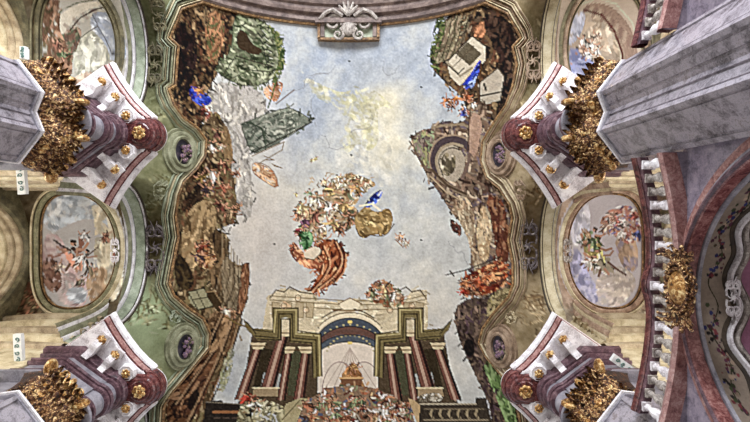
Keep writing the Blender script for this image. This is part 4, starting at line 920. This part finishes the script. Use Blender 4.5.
dup(pr, (0, 8.6, 0), 'marble pier with gilded capital in the lower right, beside the gold cartouche arch')

# ------------------------------------------------------------------ balustrades along the gallery fronts
def rail_d(y):   # y relative to the bay centre
    a = abs(y)/3.05
    return 8.03 - .6*max(a-.25, 0)**1.6 - .12*math.exp(-(y/.35)**2)
ls = {(-1,-1):'gallery balustrade whose dark red rail shows at the top left corner', (-1,0):'gallery balustrade whose rail end shows at the middle of the left edge', (1,-1):'gallery balustrade with white balusters at the top right, above the long pier', (1,0):'gallery balustrade with white balusters above the gold cartouche'}
for s in (-1, 1):
    for kb in (-1, 0):
        yc = BAYS[kb]; T = lambda d, b, z: WS(s, d, yc+b, z)
        root = thing('balustrade', ls[(s, kb)], 'balustrade', T(8, 0, 10.7), 'balustrades of the gallery')
        yl = [-2.98+5.96*i/60 for i in range(61)]
        for nm, mk, prof in (('rail', 'red', [(-.14,11.72),(-.18,11.8),(-.18,11.88),(-.1,11.95),(.14,11.95),(.14,11.72)]),
                             ('rail_underside', 'purple', [(-.1,11.62),(-.12,11.72),(.12,11.72),(.1,11.62)]),
                             ('plinth', 'pink', [(-.16,10.62),(-.2,10.7),(-.16,10.82),(-.1,10.9),(.16,10.9),(.16,10.62)])):
            mb = MB(); mb.grid([[T(rail_d(y)+o, y, z) for o, z in prof] for y in yl], close_v=True); mb.build(nm, M[mk], root, True)
        nb = 19
        for i in range(nb):
            y = -2.8+5.6*i/(nb-1); d = rail_d(y); mb = MB()
            mb.box(T(d, y, 10.95), Vector((.1,0,0)), Vector((0,.1,0)), Vector((0,0,.05)))
            mb.lathe(T(d, y, 11.0), (0,0,1), [(.06,0),(.1,.08),(.12,.18),(.09,.3),(.05,.42),(.045,.48),(.08,.53),(.08,.56)], 10)
            mb.box(T(d, y, 11.59), Vector((.1,0,0)), Vector((0,.1,0)), Vector((0,0,.035)))
            mb.build('baluster', M['scroll'] if i % 3 else M['white'], root)

# ------------------------------------------------------------------ right arcade: spandrel wall, archivolt, chapel vault
for kb in (-1, 0):
    yc = BAYS[kb]; T = lambda d, b, z: WS(1, d, yc+b, z); nm_ = {-1:'upper', 0:'middle'}[kb]
    HW, ZS, RI = 3.1, 6.6, 3.9
    mb = MB(); rows = []
    for i in range(61):
        t = PI*i/60; y = -(HW+.2)*math.cos(t); z = ZS+(RI+.2)*math.sin(t)
        rows.append([T(8.05, y, z), T(8.05, y, 10.75 if True else z)])
    mb.grid(rows); tag(mb.build('wall_right', M['spandrel'], None, recalc=False), 'grey-lilac marble spandrel wall over the %s right chapel arch' % nm_, 'wall', kind='structure')
    root = thing('trim_%d' % tn, 'polished pink and purple marble arch of the %s right chapel' % nm_, 'arch', T(8, 0, ZS), kind='structure'); tn += 1
    for pn, mk, prof in (('border', 'pink', [(8.06,.42),(7.99,.42),(7.97,.36),(7.97,.24),(8.0,.2)]),
                         ('outer_moulding', 'marble2', [(8.0,.22),(7.92,.2),(7.88,.12),(7.9,.08)]),
                         ('moulding', 'purple', [(7.9,.1),(7.82,.08),(7.78,.0),(7.82,-.04)]),
                         ('soffit', 'rosered', [(7.82,-.02),(7.86,-.06),(8.1,-.06),(8.12,-.02)]),
                         ('inner_moulding', 'marble2', [(8.12,-.02),(8.12,-.1),(8.18,-.12),(8.22,-.06)])):
        mb = MB(); arch_ring(mb, 1, yc, HW, ZS, RI, prof, 64); mb.build(pn, M[mk], root, True, recalc=False)
    # chapel vault with painted garlands
    nd, na = 190, 420; D = np.concatenate([np.linspace(8.2, 9.5, 130), np.linspace(9.51, 12.5, 60)]); Tt = np.linspace(0, PI, na)
    dd, tt = np.meshgrid(D, Tt); X = AX+dd; Y = yc-(HW-.02)*np.cos(tt); Z = ZS+(RI-.02)*np.sin(tt)-.0*dd
    r = np.random.default_rng(3+kb); base = np.array((146,132,118.))*np.ones(dd.shape+(1,)); yr = Y-yc
    wav = .12*np.sin(yr*5.2)+.09*np.cos(yr*2.6)
    edge = 8.98+wav
    pinkm = (dd > edge+.16)[..., None]; base = np.where(pinkm, np.array((150,104,126.)), base)
    vine = 8.5+.1*np.sin(yr*6.0); base = np.where((np.abs(dd-vine) < .014)[..., None], np.array((60,58,44.)), base)
    for yg in np.arange(-2.6, 2.6, .17):
        if abs(yg) < .3: continue
        for _ in range(9):
            cd = 8.5+.1*math.sin(yg*6)+r.normal()*.07; cy = yg+r.normal()*.07; rad = .016+.03*r.random()
            col = np.array([(50,54,96),(104,52,56),(62,68,48),(168,146,126),(84,50,66),(44,40,40)][r.integers(6)], float)
            k_ = (np.hypot(dd-cd, yr-cy) < rad)[..., None]; base = np.where(k_, col*(.8+.4*r.random()), base)
    me = bpy.data.meshes.new('ceiling'); ii = np.arange(dd.size).reshape(dd.shape)
    q = np.stack([ii[:-1,:-1].ravel(), ii[1:,:-1].ravel(), ii[1:,1:].ravel(), ii[:-1,1:].ravel()], 1)
    me.from_pydata(np.stack([X.ravel(), Y.ravel(), Z.ravel()+EYE], 1).tolist(), [], q.tolist()); color_attr(me, base.reshape(-1, 3))
    me.polygons.foreach_set('use_smooth', [True]*len(me.polygons)); me.materials.append(M['vaultpaint'])
    o = bpy.data.objects.new('ceiling', me); COL.objects.link(o); tag(o, 'chapel vault painted with flower garlands and a mauve field, %s right' % nm_, 'ceiling', kind='structure')
    # gallery floor slab
    mb = MB(); mb.grid([[T(rail_d(y)-.1, y, 10.64), T(8.1, y, 10.64)] for y in [-3+6*i/40 for i in range(41)]])
    tag(mb.build('floor', M['spandrel'], None, recalc=False), 'lilac underside of the %s right gallery floor edge' % nm_, 'floor', kind='structure')

    zch = lambda x, y, yc=yc: 6.6+3.88*np.sqrt(np.maximum(1-((np.asarray(y)-yc)/3.08)**2, .02))
    ex_ = thing('trim_%d' % tn, 'wavy white and dark stucco edge around the mauve field of the %s right chapel vault' % nm_, 'moulding', T(9, 0, 10.3), kind='structure'); tn += 1
    Pc = []
    for i in range(91):
        y = -2.75+5.5*i/90; d_ = 8.92+.1*math.sin(y*5.2)+.08*math.cos(y*2.6); Pc.append(Vector((AX+d_, yc+y, float(zch(0, yc+y)))))
    for pn, mk, a, b, hg in (('groove', 'groove', -.2, -.13, .02), ('inner_fillet', 'scroll', -.13, -.04, .12), ('groove', 'groove', -.04, .02, .02), ('white_fillet', 'white', .02, .1, .14), ('groove', 'groove', .1, .2, .03)):
        mb = MB(); sweep(mb, Pc, zch, [(a,-.02),(a+.01,hg*.8),((a+b)/2,hg),(b-.01,hg*.8),(b,-.02)], side=-1); mb.build(pn, M[mk], ex_, True, recalc=False)

# gold cartouche on the crown of the middle right arch
yc = BAYS[0]; T = lambda d, b, z: WS(1, d, yc+b, z)
CY = -.2
ct = thing('gilded_cartouche', 'gilded oval cartouche with leafy frame on the pink marble arch', 'cartouche', T(7.5, CY, 10.0))
mb = MB(); rows = []
for i in range(1, 9):
    th = PI/2*i/8
    rows.append([T(7.56-.2*math.cos(th), CY+.36*math.sin(th)*math.cos(a), 10.02+.33*math.sin(th)*math.sin(a)) for a in [2*PI*k/24 for k in range(24)]])
mb.rings(rows, True); mb.build('shield', M['gold_hi'], ct, True)
mb = MB()
for i in range(30):
    a = 2*PI*i/30; ca, sa = math.cos(a), math.sin(a)
    ex, ey = Vector((0, ca, sa)), Vector((-.3, -sa, ca)); r_ = .08+.07*((i*7) % 5)/5
    mb.tube(spiral(T(7.52, CY+.53*ca, 10.02+.4*sa), r_, 1.4, random.random()*6, 1 if i % 2 else -1, ex, ey, 16), .034, 6, lambda t: 1.2-.5*t)
    mb.ball(T(7.45, CY+.5*ca, 10.02+.38*sa), .045, n=6)
mb.tube([T(7.47, CY+.39*math.cos(2*PI*k/30), 10.02+.35*math.sin(2*PI*k/30)) for k in range(31)], .035, 7); mb.build('scroll_frame', M['gold'], ct, True)
for sgn in (1, -1):
    mb = MB(); Lp = []
    for j in range(9):
        a = (j-4)*.3; L_ = .2+.1*(j % 2)
        mb.tube([T(7.54, CY+sgn*(.56+.0*j), 10.02+.06*(j-4)), T(7.5, CY+sgn*(.56+math.cos(a)*L_*.6), 10.02+.06*(j-4)+math.sin(a)*L_*.6), T(7.46, CY+sgn*(.56+math.cos(a)*L_), 10.02+.07*(j-4)+math.sin(a)*L_*1.2), T(7.4, CY+sgn*(.54+math.cos(a)*L_*.9), 10.02+.08*(j-4)+math.sin(a)*L_*1.5)], .05, 6, lambda t: 1.1-.6*t)
    mb.build('leaf_spray', M['gold'], ct, True)

# ------------------------------------------------------------------ stucco ornaments
def ornament(name, label, u, v, L_, mk, surf=None, along=Vector((0,1,0)), wd=.45, pts=None, group=None):
    """a bilateral pair of C scrolls with a leafy middle, lying on the vault"""
    c = pts if pts is not None else on_vault(u, v)
    f = surf or zv; nn = vn(c.x, c.y, f); ey = (along - nn*along.dot(nn)).normalized(); ex = nn.cross(ey).normalized()
    base = Vector((c.x, c.y, c.z+EYE)) + nn*.05
    root = thing(name, label, 'stucco ornament', base, group)
    fl = lambda pts_: [Vector((p.x, p.y, float(f(p.x, p.y))+EYE-.17)) for p in pts_]
    tr = min(1, L_/.95)
    for sg in (-1, 1):
        mb = MB()
        for sx in (-1, 1):
            mb.tube(fl(spiral(base+ey*sg*L_*.62+ex*sx*wd*.35, L_*.24, 1.4, 0 if sg > 0 else PI, sx*sg, ey, ex, 22)), .055*tr, 6, lambda t: 1.2-.5*t)
            mb.tube(fl([base+ey*sg*L_*.1+ex*sx*wd*.9, base+ey*sg*L_*.35+ex*sx*wd*1.0, base+ey*sg*L_*.6+ex*sx*wd*.75, base+ey*sg*L_*.8+ex*sx*wd*.3]), .05*tr, 6)
            mb.tube(fl([base+ey*sg*L_*.45, base+ey*sg*L_*.8+ex*sx*wd*.15, base+ey*sg*L_*1.05+ex*sx*wd*.4]), .045*tr, 6, lambda t: 1.2-.8*t)
        mb.build('scroll', M[mk], root, True)
    br = min(.15, L_*.13); mb = MB(); mb.ball(base+nn*.06, br, 1, 1, .5, 8)
    for j in range(6): mb.tube(fl([base, base+ex*math.cos(j*1.05)*br*1.3+ey*math.sin(j*1.05)*br*1.3, base+ex*math.cos(j*1.05+.4)*br*2.2+ey*math.sin(j*1.05+.4)*br*2.2]), .045*tr, 6, lambda t: 1.2-.8*t)
    mb.build('boss', M[mk], root, True)
    return root
ornament('stucco_scroll', 'dark mauve stucco scrollwork left of the fresco frame, beside the middle left arch', 157, 248, 1.2, 'scroll_dark', wd=.4)
ornament('stucco_scroll', 'mauve stucco scrollwork right of the fresco frame, beside the middle right arch', 527, 246, 1.2, 'scroll_dark', wd=.4)
ornament('stucco_scroll', 'sage stucco scrollwork between the upper left arch and the fresco frame', 157, 66, 1.0, 'olive', wd=.3)
ornament('stucco_scroll', 'tan stucco scrollwork between the upper right arch and the fresco frame', 532, 62, 1.0, 'tan', wd=.3)
ornament('stucco_scroll', 'sage stucco leaf work at the very top left of the nave vault', 160, 16, .8, 'olive', wd=.28)
ornament('stucco_scroll', 'pale stucco scrollwork on the sage field above the lower left medallion', 176, 316, .36, 'green', along=Vector((1,.35,0)), wd=.26)
ornament('stucco_scroll', 'pale stucco scrollwork on the tan field above the lower right medallion', 511, 317, .36, 'cream', along=Vector((1,-.35,0)), wd=.26)
ornament('stucco_scroll', 'pale stucco scrollwork below the upper left medallion', 160, 190, .5, 'sage', wd=.3)
ornament('stucco_scroll', 'pale stucco scrollwork below the upper right medallion', 520, 190, .5, 'tan', wd=.3)
for s, lab in ((-1, 'small white scroll on the nave edge of the middle left oval'), (1, 'small pink-white scroll on the nave edge of the middle right oval')):
    yc = BAYS[0]; zb = zb_for(yc, s); X = AX+s*9.55; z = float(zb(X, yc))-.25
    ornament('stucco_scroll', lab, 0, 0, .55, 'white' if s < 0 else 'scroll', surf=lambda x, y, zb=zb: zb(x, y)-.2, pts=Vector((X, yc, z)), wd=.22)
    for sg, wl in ((-1, 'upper'), (1, 'lower')):
        X = AX+s*11.4; Y = yc+sg*2.78; z = float(zb(X, Y))-.1
        ornament('stucco_scroll', 'small stucco scroll at the %s end of the middle %s oval' % (wl, 'left' if s < 0 else 'right'), 0, 0, .5, 'sage' if s < 0 else 'scroll', surf=lambda x, y, zb=zb: zb(x, y)-.05, pts=Vector((X, Y, z)), along=Vector((1,0,0)), wd=.2)
# white scroll under the chapel arch
zc = lambda x, y: 6.6+3.88*np.sqrt(np.maximum(1-((np.asarray(y)-1.8)/3.08)**2, .02))
ornament('stucco_scroll', 'white stucco scroll on the garlanded chapel vault right of the gold cartouche', 0, 0, .42, 'white', surf=zc, pts=Vector((AX+8.8, 1.85, float(zc(0, 1.85))-.08)), wd=.14)

# medallions on the vault above each pier
def medallion(u, v, label, fr):
    c = on_vault(u, v); nn = vn(c.x, c.y); ey = (Vector((0,1,0))-nn*nn.y).normalized(); ex = nn.cross(ey).normalized()
    base = Vector((c.x, c.y, c.z+EYE)); root = thing('vault_medallion', label, 'medallion', base, 'flower medallions of the vault')
    el = lambda a, b, hgt: [base+ex*a*math.cos(2*PI*k/32)+ey*b*math.sin(2*PI*k/32)+nn*hgt for k in range(32)]
    mb = MB(); mb.rings([el(.42,.58,-.1), el(.42,.58,.16)]); mb.build('recess', M['dark'], root)
    mb = MB(); mb.grid([el(a, b, h_) for a, b, h_ in ((.4,.56,.1),(.42,.58,.3),(.52,.68,.34),(.58,.74,.22),(.66,.82,.26),(.76,.92,.24),(.8,.96,.1),(.92,1.08,.14),(1.0,1.16,-.2))], close_v=True); mb.build('frame', M[fr], root, True, recalc=False)
    mb = MB()
    for k in range(16): mb.ball(base+ex*random.uniform(-.1,.34)+ey*random.uniform(-.34,.4)+nn*.3, random.uniform(.06,.12), n=6)
    mb.build('flower', M['flower'], root, True)
    mb = MB()
    for k in range(9):
        p = base+ex*random.uniform(-.1,.3)+ey*random.uniform(-.3,.3)+nn*.28; mb.tube([p, p+ex*random.uniform(-.2,.4)+ey*random.uniform(-.4,.4)+nn*.1], .04, 5, lambda t: 1.2-.9*t)
    mb.build('leaf', M['olive'], root, True)
medallion(180, 152, 'dark oval medallion with flowers by the upper left pier nose', 'sage')
medallion(502, 155, 'dark oval medallion with flowers by the upper right pier nose', 'tan')
medallion(182, 346, 'dark oval medallion with flowers by the lower left pier nose', 'sage')
medallion(502, 347, 'dark oval medallion with flowers by the lower right pier nose', 'tan')

# ------------------------------------------------------------------ white bar fixtures on the gallery ledges
def bar(u, v, z, ln, wd, ang, label):
    X, Y = (u-U0)/F*z, (v-V0)/F*z; c = W(X, Y, z); a = Vector((math.cos(ang), math.sin(ang), 0)); b = Vector((-a.y, a.x, 0))
    root = thing('bar_fixture', label, 'fixture', c, 'white bar fixtures by the piers')
    mb = MB(); mb.box(c, a*ln/2, b*wd/2, Vector((0,0,.07))); mb.box(c+Vector((0,0,.1)), a*ln*.42, b*wd*.3, Vector((0,0,.06))); mb.build('housing', M['lamp'], root)
    for k in range(4):
        mb = MB(); mb.tube(spiral(c+a*ln*(-.33+.22*k)-Vector((0,0,.075)), wd*.3, 1.1, k, 1 if k % 2 else -1, a, b, 12), .018, 5); mb.build('curl_mark', M['mark'], root, True)
bar(22, 179, 16.0, .98, .26, PI/2-.08, 'white bar fixture with small curled marks below the upper left pier')
bar(19, 349, 16.0, .98, .26, PI/2-.05, 'white bar fixture with small curled marks above the lower left pier')
bar(24, 53, 14.8, .36, .16, PI/2, 'short white bar fixture above the upper left pier shaft')
bar(625, 366, 15.2, .95, .24, .62, 'white bar fixture above the lower right pier')

# ------------------------------------------------------------------ light
wd = bpy.data.worlds.new('World'); sc.world = wd; wd.use_nodes = True; nt = wd.node_tree; bg = nt.nodes['Background']
tc = nt.nodes.new('ShaderNodeTexCoord'); sep = nt.nodes.new('ShaderNodeSeparateXYZ'); nt.links.new(tc.outputs['Generated'], sep.inputs[0])
rp = ramp(nt, [(0.0,(.42,.39,.37,1)),(.35,(.58,.57,.57,1)),(.5,(.9,.93,1.0,1)),(.7,(.55,.6,.72,1)),(1.0,(.4,.4,.4,1))])
mr = nt.nodes.new('ShaderNodeMapRange'); mr.inputs[1].default_value = -1; mr.inputs[2].default_value = 1
nt.links.new(sep.outputs['Z'], mr.inputs[0]); nt.links.new(mr.outputs[0], rp.inputs['Fac']); nt.links.new(rp.outputs['Color'], bg.inputs['Color']); bg.inputs['Strength'].default_value = 1.0
def window_light(loc, aim, e, col=(1,.97,.92), sx=4.0, sy=5.0):
    l = bpy.data.lights.new('window_light', 'AREA'); l.shape = 'RECTANGLE'; l.size = sx; l.size_y = sy; l.energy = e; l.color = col
    o = bpy.data.objects.new('window_light', l); COL.objects.link(o); o.location = loc
    o.rotation_euler = (Vector(aim)-o.location).to_track_quat('-Z', 'Y').to_euler()
for y in (BAYS[-1], BAYS[0], BAYS[1]):
    for s in (-1, 1): window_light(WS(s, 14.6, y, 13.5), (AX, y, 20), 700)
# lamps added for unseen windows at this nave end, beyond the top of the picture
for x in (-5, 5): window_light((AX+x, -26, 9), (AX, 2, 17), 9000, (.9,.94,1), 5, 11)

cam = bpy.data.cameras.new('Camera'); co = bpy.data.objects.new('Camera', cam); COL.objects.link(co)
co.location = (0, 0, EYE); co.rotation_euler = (PI, 0, 0); cam.sensor_width = 36; cam.lens = F*36/750; cam.clip_end = 200
cam.shift_y = (V0-211)/750*1.0
sc.camera = co
vs = sc.view_settings; vs.view_transform = 'Standard'; vs.look = 'None'; vs.exposure = -0.12; vs.gamma = 1; vs.use_curve_mapping = False
